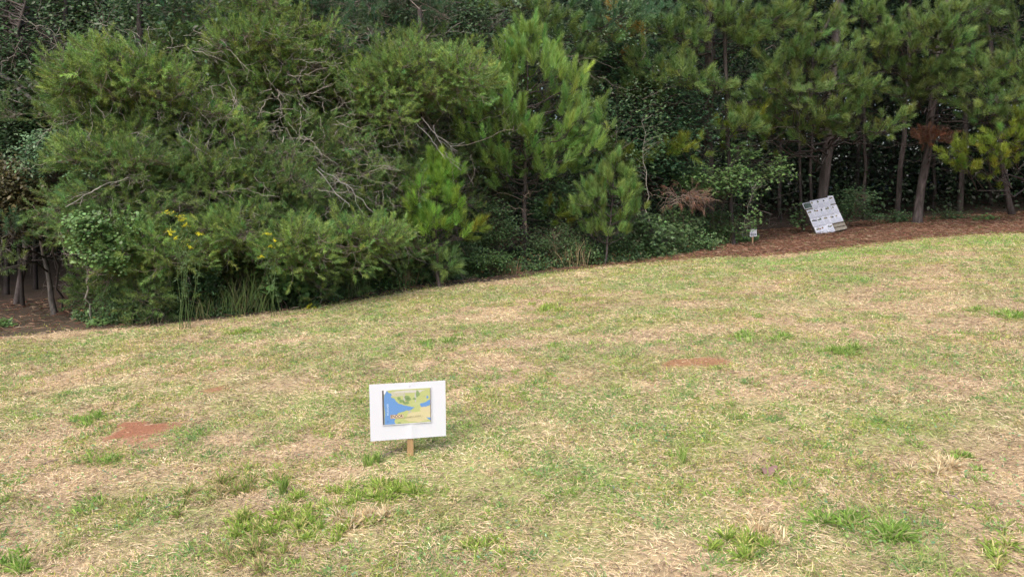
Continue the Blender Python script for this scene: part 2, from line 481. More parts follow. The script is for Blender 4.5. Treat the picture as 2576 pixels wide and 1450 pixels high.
def pick(pal, n, pr=None):
    pal = np.array(pal); return pal[rng.choice(len(pal), n, p=pr)] * (1 + .16 * rng.normal(size=(n, 1)))
def greenness(x, y):
    g = .5 + .75 * (fbm(x, y, 1.2, 0) - .5) + .95 * (fbm(x, y, .38, 3) - .5)
    px = pxof(x, y)
    le = lawn_end(x, y)
    band = np.exp(-((y - (le - 1.5)) / 1.3) ** 2) * np.clip((px - 1650) / 400, 0, 1)
    return g + .30 * band + .05 * np.clip((y - 5) / 5, 0, 1) - .05 * np.clip((4.6 - y) / 2, 0, 1) * np.clip(px / 2575, 0, 1)
TH = [(.76, .61, .38), (.72, .56, .39), (.63, .48, .30), (.43, .31, .21), (.23, .165, .12), (.80, .69, .46)]
GR = [(.32, .46, .12), (.24, .38, .10), (.50, .54, .19), (.24, .38, .17), (.42, .50, .15), (.62, .58, .27)]
b = Buf()
x, y = field(860000, p=1.45)
keep = (y < lawn_end(x, y) + rng.normal(size=len(x)) * .12) & (rng.random(len(x)) > clay_mask(x, y) * .985)
dens = fbm(x, y, .5, 5); keep &= rng.random(len(x)) < .55 + 1.1 * (dens - .3)
x, y = x[keep], y[keep]; n = len(x)
far = np.clip((y - 3) / 12, 0, 1)
dirn = vn(x, y, .35, 6) * 2 * PI * 1.5
az = dirn + rng.normal(size=n) * .9
tilt = np.abs(rng.normal(size=n)) * .22
hs = fbm(x, y, .7, 7)[:, None]
col = pick(TH, n, [.22, .22, .2, .16, .11, .09]) * (.5 + .55 * hs + .42 * vn(x, y, .09, 1)[:, None])
blades(b, x, y, ground_z(x, y) + .002 + rng.random(n) * .016, az, tilt, rng.uniform(.016, .052, n) * (1 + .8 * far), rng.uniform(.0016, .0030, n) * (1 + 2.0 * far), col, .3)
tag(b.build('dry_thatch', M_DRY), 'dry tan straw and dead grass matted over the lawn', 'dead grass', kind='stuff')
b = Buf()
x, y = field(960000, p=1.35)
gm = greenness(x, y)
keep = (y < lawn_end(x, y) + rng.normal(size=len(x)) * .5 + .9 * (fbm(x, y, .8, 6) - .5)) & (rng.random(len(x)) > clay_mask(x, y) * .96) & (rng.random(len(x)) < np.clip((gm - .42) * 5, .07, 1))
x, y, gm = x[keep], y[keep], gm[keep]; n = len(x)
far = np.clip((y - 3) / 12, 0, 1)
az = rng.uniform(0, 2 * PI, n); tilt = rng.uniform(.15, 1.25, n)
kind = fbm(x, y, .6, 1)
col = pick(GR, n, [.27, .18, .17, .14, .14, .10])
col = col * np.where(kind[:, None] > .52, np.array([[.9, 1.0, .95]]), np.array([[1.1, 1.0, .8]]))
lush = np.exp(-((y - (lawn_end(x, y) - 1.3)) / 1.2) ** 2) * np.clip((pxof(x, y) - 1700) / 400, 0, 1)
col = col * (1 - lush[:, None] * np.array([[.22, -.12, .25]]))
blades(b, x, y, ground_z(x, y), az, tilt, rng.uniform(.014, .046, n) * (1 + .5 * far), rng.uniform(.0018, .0036, n) * (1 + 1.6 * far), col, .35)
tx, ty = field(4500, 2.4, 20, 1.1); tg = greenness(tx, ty); kp = (ty < lawn_end(tx, ty) - .1) & (clay_mask(tx, ty) < .4); tx, ty, tg = tx[kp], ty[kp], tg[kp]
for dry in (0, 1):
    ti = np.repeat(np.arange(len(tx))[::4] if dry else np.arange(len(tx))[tg > .43], 26); n = len(ti); sg_ = rng.uniform(.015, .05, len(tx))[ti]
    bx, by = tx[ti] + rng.normal(size=n) * sg_, ty[ti] + rng.normal(size=n) * sg_
    base_c = (np.array([(.30, .46, .10), (.40, .52, .14), (.24, .40, .14), (.46, .50, .2)]) if not dry else np.array([(.8, .68, .42), (.7, .56, .36), (.5, .42, .2), (.42, .48, .18)]))
    cc = base_c[rng.integers(0, 4, len(tx))][ti] * (1 + .18 * rng.normal(size=(n, 1)))
    blades(b, bx, by, ground_z(bx, by), rng.uniform(0, 2 * PI, n), rng.uniform(.2, 1.3, n), rng.uniform(.03, .075, n), rng.uniform(.002, .0042, n) * (1 + .06 * ty[ti]), cc, .45)
tag(b.build('lawn_grass', M_GRASS), 'patchy green and yellowing mown grass blades growing through the dry thatch', 'grass', kind='stuff')

# low broad weeds sprinkled in the turf
b = Buf()
x, y = field(52000, 2.3, 20)
m = fbm(x, y, .45, 5); keep = (m > .56) & (y < lawn_end(x, y)) & (clay_mask(x, y) < .3)
x, y = x[keep], y[keep]
P = np.stack([x, y, ground_z(x, y) + rng.uniform(.006, .03, len(x))], 1)
leaves(b, P, .02, 'rhomb', pick([(.2, .34, .12), (.24, .38, .11), (.18, .30, .15)], len(x)), flat=.5)
tag(b.build('turf_weeds', M_LEAF), 'small clover-like green weeds spread low through the lawn', 'weeds', kind='stuff')

# pine straw bank between the lawn and the trees
b = Buf()
x, y = field(420000, 9, 30, .6)
le, te = lawn_end(x, y), tree_line(x, y)
keep = (y > le + .1 + rng.normal(size=len(x)) * .35) & (y < te + 3.0) & (rng.random(len(x)) < .08 + .85 * np.clip((pxof(x, y) - 1450) / 350, 0, 1) + .02 * (pxof(x, y) < 250))
x, y = x[keep], y[keep]; n = len(x)
col = pick([(.33, .17, .11), (.24, .12, .08), (.46, .30, .2), (.14, .08, .055), (.46, .35, .24), (.2, .24, .09)], n, [.3, .28, .16, .14, .06, .06])
blades(b, x, y, ground_z(x, y) + rng.random(n) * .03, rng.uniform(0, 2 * PI, n), np.abs(rng.normal(size=n)) * .2, rng.uniform(.08, .19, n), rng.uniform(.004, .009, n), col, .3)
tag(b.build('pine_straw', M_DRY), 'reddish brown fallen pine needles banked along the foot of the trees', 'pine straw', kind='stuff')

# ------------------------------------------------------------------ individual clumps in the lawn
CLUMPS = [ # px, py, radius m, height m, blades, colour, label
 (672, 1330, .19, .07, 340, 'y', 'widest bright yellow-green grass clump, at the left end of the clump row'),
 (762, 1318, .16, .065, 260, 'y', 'bright green grass clump in the middle of the clump row left of the sign'),
 (842, 1340, .13, .06, 200, 'y', 'yellow-green grass clump with pale tips, nearest dry tuft left of the sign'),
 (636, 1398, .15, .07, 220, 'd', 'brownish green grass clump just below the widest bright clump'),
 (772, 1268, .13, .05, 180, 'y', 'low bright grass clump above the row of clumps left of the sign'),
 (868, 1262, .15, .055, 240, 'y', 'dark-centred bright grass clump below left of the sign'),
 (952, 1238, .17, .075, 300, 'y', 'tall bright grass clump directly below the sign board'),
 (900, 1315, .14, .075, 220, 's', 'pale straw-coloured dead grass tuft below the sign'),
 (560, 1238, .16, .08, 260, 'd', 'olive grass clump with brown seed tips at lower left'),
 (487, 1265, .13, .05, 150, 'd', 'flattened olive grass clump left of the brown-tipped clump'),
 (715, 1240, .03, .12, 60, 'b', 'narrow upright blue-green grass tuft standing alone at lower left'),
 (938, 1168, .05, .09, 70, 'b', 'thin upright blue-green grass tuft beside the stick left of the sign stake'),
 (210, 1280, .08, .05, 110, 'g', 'small fresh green weed rosette near the lower left corner'),
 (262, 1160, .10, .06, 130, 'g', 'leafy light green weed tuft under the large clay patch'),
 (230, 1063, .16, .06, 240, 'g', 'fresh green grass clump above left of the large clay patch'),
 (1218, 1375, .10, .055, 150, 'y', 'bright spiky grass clump at the bottom centre'),
 (1858, 1378, .12, .07, 220, 'y', 'bright green rounded grass clump on dry straw at the bottom right of centre'),
 (2200, 1340, .17, .08, 320, 'g', 'large dark-rooted green grass clump at the lower right'),
 (1935, 1350, .14, .06, 190, 's', 'bleached dead grass tuft right of the rounded green clump'),
 (2365, 1180, .10, .07, 150, 's', 'straw-yellow grass tuft leaning left on the right of the lawn'),
 (2425, 1160, .11, .04, 150, 'g', 'flat dark green weed patch right of the straw-yellow tuft'),
 (1715, 1165, .03, .13, 26, 'b', 'single tall thin grass tuft standing right of centre'),
 (2545, 795, .22, .08, 260, 'g', 'green grass clump at the right edge of the far lawn'),
 (1890, 857, .32, .07, 320, 'g', 'long low green grass clump in the far middle of the lawn'),
 (1120, 862, .28, .06, 260, 'g', 'spreading green grass patch above the sign'),
 (1385, 778, .30, .07, 260, 'y', 'bright green grass clump far out below the tall young pine'),
 (615, 838, .16, .07, 200, 'y', 'isolated bright green grass tuft close to the shaded thicket'),
 (2130, 880, .25, .08, 260, 'b', 'blue-green grass clump on the right of the far lawn'),
 (2530, 1410, .12, .06, 170, 'y', 'yellow-green grass clump in the bottom right corner'),
 (40, 1420, .12, .07, 170, 'g', 'green grass clump in the bottom left corner'),
]
PAL = {'y': [(.36, .49, .09), (.43, .53, .13), (.27, .40, .08), (.60, .55, .24)], 'g': [(.29, .46, .09), (.35, .5, .12), (.22, .38, .08), (.52, .52, .24)],
       'd': [(.34, .44, .11), (.5, .42, .2), (.26, .34, .09), (.62, .5, .28)], 's': [(.80, .66, .42), (.68, .52, .32), (.85, .74, .5)],
       'b': [(.28, .41, .09), (.23, .36, .08), (.40, .50, .15)]}
for (px, py, r, h, n, k, lab) in CLUMPS:
    g0 = G(px, py); n = int(n * 1.5)
    rr = r * rng.random(n) ** .6; a = rng.uniform(0, 2 * PI, n)
    ncr = 7; cr = rng.normal(size=(ncr, 2)) * r * .55; ci = rng.integers(0, ncr, n)
    bx = g0[0] + cr[ci, 0] + rng.normal(size=n) * r * .10; by = g0[1] + cr[ci, 1] + rng.normal(size=n) * r * .10
    b = Buf()
    til = rng.uniform(.15, 1.35, n) if r > .06 else rng.uniform(1.2, 1.5, n)
    L = (h * rng.uniform(.7, 1.5, n)) if r > .06 else h * rng.uniform(.5, 1.2, n)
    blades(b, bx, by, ground_z(bx, by), a, til, L, rng.uniform(.0035, .0075, n) * (1.5 if g0[1] > 7 else 1), pick(PAL[k], n), .4)
    o = b.build('grass_clump', M_GRASS); tag(o, lab, 'grass clump', 'grass clumps standing out of the lawn')

# ------------------------------------------------------------------ sticks, dead leaf, stones
def stick(px0, py0, px1, py1, r, lab, col=(.24, .18, .15)):
    A, B = G(px0, py0), G(px1, py1); A[2] += r * 1.2; B[2] += r * 1.6
    b = Buf(); c = curves(A, B, 9, (0, 0, .03), .025); tubes(b, c, np.linspace(r, r * .5, 9)[None], 6, col)
    s = c[0][[3, 6]]; e = s + np.array([[.04, .03, .01], [.03, -.03, .012]])
    tubes(b, curves(s, e, 4, (0, 0, 0), .03), np.linspace(r * .5, r * .2, 4)[None].repeat(2, 0), 4, col)
    tag(b.build('fallen_twig', M_TWIG), lab, 'twig', 'twigs lying on the lawn')
stick(962, 1150, 1016, 1128, .006, 'grey bent twig lying on the grass left of the sign stake')
stick(2372, 1240, 2452, 1284, .006, 'split grey twig beside the large clump at lower right')
stick(1060, 1170, 1120, 1205, .004, 'thin brown twig right of the sign stake', (.3, .2, .13))
stick(630, 1310, 710, 1268, .0035, 'fine pale twig at lower left among the clumps', (.4, .3, .22))
stick(1720, 1190, 1790, 1182, .004, 'pale twig right of centre near the tall grass tuft', (.45, .36, .26))
stick(100, 1170, 150, 1160, .005, 'grey-brown twig near the left edge below the clay patch')
stick(1660, 1062, 1720, 1078, .005, 'weathered twig in the middle right of the lawn')
g0 = G(1930, 1192)
b = Buf(); k = 15; a = np.arange(k) * 2 * PI / k; rr = .046 * (1 + .18 * np.sin(3 * a + 1) + .07 * rng.normal(size=k))
V = np.stack([g0[0] + rr * np.cos(a), g0[1] + rr * np.sin(a) * .9, g0[2] + .03 + .018 * np.cos(2 * a) + .01 * np.sin(a)], 1)
V = np.concatenate([V, [[g0[0], g0[1], g0[2] + .022]]])
b.add(V, np.array([(i, (i + 1) % k, k) for i in range(k)]), (.33, .2, .17), 0, True)
tubes(b, curves(g0 + [0, 0, .024], g0 + [.07, -.02, .03], 4), np.full((1, 4), .0012), 4, (.25, .15, .1))
tag(b.build('dead_leaf', M_LEAF), 'curled pinkish brown dead leaf lying on the lawn', 'leaf')

# ================================================================== map sign
yaw = math.radians(13)
E1 = np.array([math.cos(yaw), math.sin(yaw), 0]); E2 = np.array([0, 0, 1.]); E3 = np.cross(E1, E2)  # E3 towards the viewer
AX = np.stack([E1, E3, E2])
sb = G(1033, 1148)
ctr = W(1026.5, 1032, sb[1]); zt = W(1026, 961.5, sb[1])[2]; zb = W(1026, 1102, sb[1])[2]
BW, BH = .457, zt - zb
bc = np.array([ctr[0], sb[1], (zt + zb) / 2])
sgn = thing('map_sign', 'white rectangular sign on a short wooden stake with a printed coastal map', 'sign', (sb[0], sb[1], sb[2]))
b = Buf(); sx = W(1033.5, 1120, sb[1] + .02)
# curved-in board: slight bulge over the stake
nu = 25; u = np.linspace(-.5, .5, nu)
bul = .004 * np.exp(-((u - .04) / .05) ** 2)
V = []
for off in (0, -.004):
    for v in (-.5, .5):
        V.append(bc + np.outer(u * BW, E1) + np.outer(bul + off, E3) + v * BH * E2)
V = np.array(V).reshape(-1, 3)
Fc = [(i, i + 1, nu + i + 1, nu + i) for i in range(nu - 1)] + [(2 * nu + i, 3 * nu + i, 3 * nu + i + 1, 2 * nu + i + 1) for i in range(nu - 1)]
Fc += [(i, 2 * nu + i, 2 * nu + i + 1, i + 1) for i in range(nu - 1)] + [(nu + i, nu + i + 1, 3 * nu + i + 1, 3 * nu + i) for i in range(nu - 1)]
Fc += [(0, nu, 3 * nu, 2 * nu), (nu - 1, 3 * nu - 1, 4 * nu - 1, 2 * nu - 1)]
b.add(V, np.array(Fc), (.74, .74, .79)); b.build('board', M_BOARD, sgn)
b = Buf(); so = bc + E3 * -.0145 + E1 * float((sb - bc) @ E1); so[2] = (zt - .015 + sb[2] - .12) / 2
box(b, so, AX, np.array([.0185, .0095, (zt - .015 - sb[2] + .12) / 2]), (.50, .32, .16)); o = b.build('stake', M_WOOD, sgn)
bm = o.modifiers.new('bevel', 'BEVEL'); bm.width = .0015; bm.segments = 2
b = Buf()
for dz, dx in ((.152, .012), (-.172, -.21)):
    p = bc + E1 * (.012 + (dx if dz < 0 else 0)) + E2 * dz + E3 * .0055
    tubes(b, curves(p - E1 * .006, p + E1 * .006, 3, (0, 0, 0), 0), np.full((1, 3), .0009), 6, (.3, .3, .3))
b.build('staple', M_INK, sgn)

def quadpoly(buf, org, ex, ey, ez, pts, h, col):
    pts = np.array(pts, float)
    V = org + pts[:, :1] * ex + pts[:, 1:2] * ey + ez * h
    buf.add(V, np.arange(len(pts))[None], col)
# laminated paper: u .155-.81, from top .085-.727
pw, ph = BW * .652, BH * .645
pc = bc + E1 * (((.155 + .807) / 2 - .5) * BW) + E2 * ((.5 - (.085 + .727) / 2) * BH)
po = pc - E1 * pw / 2 - E2 * ph / 2
b = Buf(); box(b, pc + E3 * .0052, AX, np.array([pw / 2, .0006, ph / 2]), (.77, .76, .80)); paper = b.build('laminated_paper', M_BOARD, sgn)
mx, my = .012 / .298 * 0 + .03, .035
mo = po + E1 * pw * .012 + E2 * ph * .02; mw, mh = pw * .976, ph * .94
ex, ey = E1 * mw, E2 * mh
def blob(cx, cy, rx, ry, n=18, j=.18):
    a = np.arange(n) * 2 * PI / n; r = 1 + j * rng.normal(size=n)
    return np.stack([cx + rx * r * np.cos(a), cy + ry * r * np.sin(a)], 1)
def rough(pts, k=5, j=.008):
    pts = np.array(pts, float); o = []
    for i in range(len(pts)):
        a, c = pts[i], pts[(i + 1) % len(pts)]
        for t in np.arange(k) / k:
            q = a + (c - a) * t
            if 0.01 < q[0] < .99 and .01 < q[1] < .99: q = q + rng.normal(size=2) * j
            o.append(q)
    return np.clip(o, 0, 1)
b = Buf(); q = lambda pts, h, col: quadpoly(b, mo, ex, ey, E3, pts, .0052 + .0006 + h, col)
q([(0, 0), (1, 0), (1, 1), (0, 1)], .0003, (.50, .53, .22))
for (cx, cy, rx, ry, c) in [(.72, .17, .27, .16, (.66, .58, .33)), (.9, .36, .12, .12, (.66, .57, .34)), (.80, .56, .18, .05, (.52, .55, .26)), (.30, .88, .16, .08, (.55, .52, .38)), (.55, .93, .3, .04, (.62, .58, .52)), (.45, .75, .02, .14, (.52, .50, .42)), (.68, .74, .018, .14, (.55, .52, .48)), (.56, .28, .04, .1, (.50, .47, .36))]:
    q(np.clip(blob(cx, cy, rx, ry, 22, .1), .0, 1), .0006 + rng.random() * .0001, c)
SEA = (.15, .31, .62)
q(rough([(.04, 0), (.26, 0), (.25, .12), (.31, .30), (.42, .36), (.55, .38), (.67, .45), (.55, .50), (.42, .55), (.30, .62), (.26, .72), (.19, .78), (.17, .90), (.10, .98), (.04, .86)]), .0009, SEA)
q(rough([(.76, .54), (.80, .46), (.90, .45), (1, .51), (1, .67), (.88, .59)], 4, .006), .0009, SEA)
q(rough([(.9, .14), (1, .02), (1, .12)], 3, .004), .0009, SEA)
q(blob(.93, .74, .022, .035), .0009, SEA)
for (cx, cy, rx, ry) in [(.34, .74, .035, .05), (.40, .66, .05, .045), (.51, .76, .05, .06), (.53, .70, .055, .05), (.50, .60, .05, .04), (.66, .71, .035, .03), (.73, .84, .04, .09), (.44, .62, .02, .04), (.34, .03, .04, .02)]:
    q(blob(cx, cy, rx, ry, 16, .14), .0012, (.24, .34, .14))
q([(0, 0), (.032, 0), (.032, 1), (0, 1)], .0014, (.11, .10, .12)); q([(.988, 0), (1, 0), (1, 1), (.988, 1)], .0014, (.18, .13, .12))
q([(.033, .90), (.05, .88), (.09, .985), (.2, 1), (.033, 1)], .0014, (.85, .85, .88))
q([(.16, .165), (.43, .165), (.43, .275), (.16, .275)], .0016, (.42, .20, .10)); q([(.165, .172), (.425, .172), (.425, .268), (.165, .268)], .0018, (.80, .62, .44))
for (cx, cy) in [(.29, .86), (.46, .77), (.5, .66)]: q(blob(cx, cy, .006, .009, 8), .0015, (.45, .12, .08))
for i in range(26):   # faint river and ridge strokes
    cx, cy = rng.uniform(.35, .97), rng.uniform(.05, .95); a = rng.uniform(0, PI); d = np.array([math.cos(a), math.sin(a)]) * .03; p = np.array([-d[1], d[0]]) * .06; c = np.array([cx, cy])
    if c[1] > .6 or c[1] < .34: q([c - d - p, c + d - p, c + d + p, c - d + p], .0013, (.42, .38, .26))
for i in range(8):  # compass
    a = i * PI / 4; r = .034 if i % 2 == 0 else .02; c = np.array([.105, .085])
    q([c, c + .008 * np.array([math.cos(a + .7), math.sin(a + .7) * 1.3]), c + r * np.array([math.cos(a), math.sin(a) * 1.3])], .0012 + i * .00002, (.12, .2, .34))
q([(.1035, .1), (.1065, .1), (.1065, .8), (.1035, .8)], .0011, (.20, .36, .66))
b.build('map_print', M_INK, paper)
def lettering(s, size, org, dx, dy, nz, col, parent, name='lettering', width=None, bold=0):
    cu = bpy.data.curves.new('t', 'FONT'); cu.body = s; cu.size = 1; cu.offset = bold; cu.align_x = 'LEFT'; cu.resolution_u = 3
    ob = bpy.data.objects.new('t', cu); COL.objects.link(ob); bpy.context.view_layer.update()
    me = bpy.data.meshes.new_from_object(ob.evaluated_get(bpy.context.evaluated_depsgraph_get()))
    bpy.data.objects.remove(ob); bpy.data.curves.remove(cu)
    co = np.array([v.co[:] for v in me.vertices]); sx = size if width is None else width / np.ptp(co[:, 0])
    V = org + (co[:, :1] - co[:, 0].min()) * sx * dx + co[:, 1:2] * size * dy
    bb = Buf(); fs = [list(p.vertices) for p in me.polygons]; bpy.data.meshes.remove(me)
    bb.add(V, np.zeros((0, 3), int), col)
    for f in fs: bb.f.append((np.array([f]), 0, False))
    return bb.build(name, M_INK, parent)
lettering('ENDOR', mh * .115, mo + ex * .175 + ey * .183 + E3 * .0079, E1, E2, E3, (.035, .02, .015), paper, width=mw * .24, bold=.012)
lettering('BELEGAER', mh * .07, mo + ex * .125 + ey * .27 + E3 * .0073, E2, -E1, E3, (.62, .78, .95), paper, width=mh * .34, bold=.005)
lettering('HITHER LANDS', mh * .075, mo + ex * .45 + ey * .14 + E3 * .0076, nrm(E1 + E2 * .07), E2, E3, (.32, .28, .18), paper, width=mw * .34)

# ================================================================== pallet notice board
PO = G(2054.6, 589.5); PO[2] -= .03
K = PO[1] / F * 2575 / 3840
QU = W(2018.3, 510.5, PO[1] + .40) - PO; QR = W(2131.7, 577, PO[1] + .25) - PO; P2 = nrm(QU); P1 = nrm(QR); P1 = nrm(P1 - P2 * (P1 @ P2)); P3 = np.cross(P1, P2)
if P3[1] > 0: P3 = -P3
PAX = np.stack([P1, P2, P3]); PW, PH = float(np.linalg.norm(QR)), float(np.linalg.norm(QU))
pal = thing('pallet_notice_board', 'tilted wooden pallet covered in white printed sheets leaning at the wood edge', 'notice board', PO)
def PP(u, v, w): return PO + P1 * u * PW + P2 * v * PH + P3 * w
for i in range(9):
    b = Buf(); h = .083
    cc = np.array((.40, .35, .28)) * rng.uniform(.8, 1.15)
    box(b, PP(.5, (i + .5) / 9, 0), PAX, np.array([PW / 2 * rng.uniform(.985, 1), h / 2, .008]), cc); b.build('deck_board', M_WOOD, pal)
for u in (.02, .5, .98):
    b = Buf(); box(b, PP(u, .5, -.040), PAX, np.array([.019, PH / 2 * .98, .031]), (.13, .11, .09)); b.build('stringer', M_WOOD, pal)  # stringers and bottom boards darkened: the shaded side is in the wood colour
for v in (.06, .5, .94):
    b = Buf(); box(b, PP(.5, v, -.080), PAX, np.array([PW / 2, .045, .008]), (.13, .11, .09)); b.build('bottom_board', M_WOOD, pal)
SH = [(-.03, .80, .27, .18, 'photo', 1)]
for u in (.225, .42, .61): SH.append((u, .745, .2, .27, 'p', 0))
SH.append((.805, .80, .185, .25, 'p', -5))
for k, u in enumerate((.0, .2, .39, .585, .785)): SH.append((u, .50 + (.005 if k % 2 else 0), .2, .265, 'p', 0))
for k, u in enumerate((-.005, .195, .39, .585, .785)): SH.append((u, .245, .2, .258, 'p', 0))
for k, u in enumerate((.0, .2, .39)): SH.append((u, -.01 if k < 2 else .0, .205, .25, 'p', 0))
for k, (u, v, w, h, kd, rot) in enumerate(SH):
    a = math.radians(rot + rng.normal() * 1.2); R1 = P1 * math.cos(a) + P2 * math.sin(a); R2 = -P1 * math.sin(a) + P2 * math.cos(a)
    hz = .0105 + .0009 * (k % 3) + .0006 * (k % 2)
    org = PP(u, v, hz)
    b = Buf(); n = 6; uu = np.linspace(0, 1, n); vv = np.linspace(0, 1, n)
    UU, VV = np.meshgrid(uu, vv, indexing='ij')
    cur = .0025 * (np.abs(UU - .5) * 2) ** 3 * rng.uniform(-.3, 1.2) + .0025 * (np.abs(VV - .5) * 2) ** 3 * rng.uniform(-.3, 1.5)
    V = org + (UU * w * PW)[..., None] * R1 + (VV * h * PH)[..., None] * R2 + cur[..., None] * P3
    ii, jj = np.meshgrid(np.arange(n - 1), np.arange(n - 1), indexing='ij'); qq = ii * n + jj
    b.add(V.reshape(-1, 3), np.stack([qq, qq + n, qq + n + 1, qq + 1], -1).reshape(-1, 4), (.80, .80, .87), 0, True)
    o = b.build('paper_sheet', M_PAPER, pal)
    sm = o.modifiers.new('thick', 'SOLIDIFY'); sm.thickness = .0003
    b = Buf(); q2 = lambda x0, y0, x1, y1, hh, c: quadpoly(b, org, R1 * w * PW, R2 * h * PH, P3, [(x0, y0), (x1, y0), (x1, y1), (x0, y1)], .005 + hh, c)
    if kd == 'photo':
        q2(.07, .08, .95, .92, 0, (.07, .10, .08))
        for _ in range(60):
            x0, y0 = rng.uniform(.07, .88), rng.uniform(.08, .85); c = np.array([(.10, .16, .12), (.16, .2, .2), (.05, .07, .05), (.25, .28, .27)][rng.integers(4)])
            q2(x0, y0, x0 + .06, y0 + .06, .0002 + rng.random() * .0004, c)
        b.build('aerial_photo', M_INK, o)
    else:
        x = rng.uniform(.08, .25)
        for _ in range(rng.integers(1, 4)):
            ww = rng.uniform(.16, .3); y0 = rng.uniform(.6, .66)
            c = np.array([(.16, .13, .07), (.08, .10, .05), (.22, .12, .07), (.05, .05, .05), (.25, .22, .12)][rng.integers(5)])
            q2(x, y0, min(x + ww, .93), y0 + rng.uniform(.14, .22), .0, c); q2(x + .03, y0 + .04, min(x + ww * .6, .9), y0 + .11, .0003, c * 1.9); x += ww + .03
            if x > .72: break
        b.build('picture', M_INK, o)
        b = Buf(); q2(.12, .42, .2, .48, 0, (.05, .05, .08)); q2(.35, .88, .65, .91, 0, (.3, .3, .34))
        for r in range(11): q2(.28 if r < 4 else .14, .50 - r * .04, rng.uniform(.75, .9), .512 - r * .04, 0, (.58, .58, .64))
        b.build('printed_text', M_INK, o)

# ================================================================== small trail sign
g0 = G(1893, 616); YS = g0[1]
sg = thing('trail_sign', 'tiny white arrow sign on a pale stake beside the dark gap in the trees', 'sign', g0)
AX0 = np.eye(3)[[0, 1, 2]]
t = W(1892, 579, YS); bt = W(1893, 595, YS)
b = Buf(); hh = (t[2] - g0[2] + .12) / 2
box(b, (g0[0] - .005, YS + .012, g0[2] - .12 + hh), np.eye(3), np.array([.017, .009, hh]), (.52, .34, .2)); b.build('stake', M_WOOD, sg)
px = YS / F
for sx, w, top, bot, rr in ((-.038, .037, .0, -.006, -.04), (.037, .037, .02, .006, .05)):
    b = Buf(); c = np.array([g0[0] + sx * 1.05, YS - .002 - .002 * (sx > 0), (t[2] + bt[2]) / 2 + .01 + top * .3])
    ax = np.array([(math.cos(rr), 0, math.sin(rr)), (0, 1, 0), (-math.sin(rr), 0, math.cos(rr))])
    box(b, c, ax, np.array([w, .0012, .085]), (.78, .78, .82)); p = b.build('paper_sheet', M_PAPER, sg)
    b = Buf()
    for r in range(5): quadpoly(b, c, ax[0], ax[2], np.array([0, -1., 0]), [(-.024, .07 - r * .016), (.024, .07 - r * .016), (.024, .075 - r * .016), (-.024, .075 - r * .016)], .002, (.35, .35, .4))
    b.build('printed_text', M_INK, p)
b = Buf(); c = np.array([g0[0], YS - .009, (t[2] + bt[2]) / 2 - .02])
ar = [(-.07, 0), (-.03, .036), (-.03, .02), (.06, .02), (.06, -.02), (-.03, -.02), (-.03, -.036)]
ar2 = [(-.055, 0), (-.036, .018), (-.036, .009), (.048, .009), (.048, -.009), (-.036, -.009), (-.036, -.018)]
quadpoly(b, c, np.array([1., 0, 0]), np.array([0, 0, 1.]), np.array([0, -1., 0]), ar, 0, (.03, .04, .07))
quadpoly(b, c, np.array([1., 0, 0]), np.array([0, 0, 1.]), np.array([0, -1., 0]), ar2, .001, (.75, .75, .8))
b.build('arrow', M_INK, sg)
# ================================================================== young pines in front
KY = dict(KL); KY.update(n=170, len=.16, w=.0075, shoot=.27, spread=.2, a0=.22, a1=.85)
bp = G(1318, 668)
young_pine('tall young pine with bright upright needle plumes standing in front of the thicket', bp, 4.50 - bp[2], 1.5,
    ([1.4, 1.75, 2.1, 2.5, 2.85, 3.2, 3.6, 3.9, 4.2, 4.5], [.8, 1.25, 1.5, 1.5, 1.3, 1.15, .8, .5, .25, .05]), .062, KY, np.array([.25, .395, .10]), per=6, step=.27, nsec=3, nsh=3, lean=.06,
    extra=[(1165, 400, 50, 24, bp[1], 1.75, LOB * 1.0), (1410, 545, 60, 20, bp[1] - .3, 1.0, LOB_Y * .6)] + [(x_, y_, 42, 30, bp[1] - .2, z_, np.array([.25, .395, .10])) for x_, y_, z_ in ((1195, 300, 2.2), (1235, 240, 2.6), (1225, 340, 2.0), (1185, 260, 2.3), (1270, 180, 3.1), (1255, 390, 1.8), (1420, 400, 1.8), (1455, 345, 2.0), (1300, 140, 3.4), (1340, 395, 1.8), (1300, 330, 2.2))])
o = [c for c in bpy.data.objects if c.name.startswith('young_pine')][0]
b = Buf(); rg = np.random.default_rng(2)
dead_limbs(b, trunk_path(bp, bp + np.array([0, 0, 1.9])), bp[2] + .7, bp[2] + 1.7, 11, 1.25, (.34, .26, .2), .009)
b.build('dead_branches', M_TWIG, o)
KS = dict(KY); KS.update(n=130, len=.15, shoot=.17, spread=.12, w=.006)
b1 = G(1104, 722)
young_pine('small bright green pine with bare lower trunk, left of the tall young pine', b1, 2.05, .72,
    ([.6, .9, 1.2, 1.45, 1.7, 2.0], [.40, .46, .40, .30, .17, .04]), .028, KS, np.array([.25, .42, .07]), per=5, step=.155, nsec=2, nsh=3,
    extra=[(1190, 580, 35, 15, b1[1] - .1, .75, LOB_Y * .7), (1130, 668, 14, 8, b1[1] - .1, .35, LOB * 1.2)])
b2 = G(1521, 664)
young_pine('small dull green pine with drooping lower boughs, right of the tall young pine', b2, 1.93, .45,
    ([.4, .7, .95, 1.2, 1.5, 1.85], [.40, .58, .62, .42, .28, .04]), .024, KS, np.array([.21, .32, .085]), per=5, step=.17, nsec=2, nsh=3, lean=.15)

# ================================================================== big pines
def ptop(base, px, py, Y, ztop):   # the trunk passes (px,py); carry it on to ztop
    p = W(px, py, Y); d = (p - base) / (p[2] - base[2]); return base + d * (ztop - base[2])
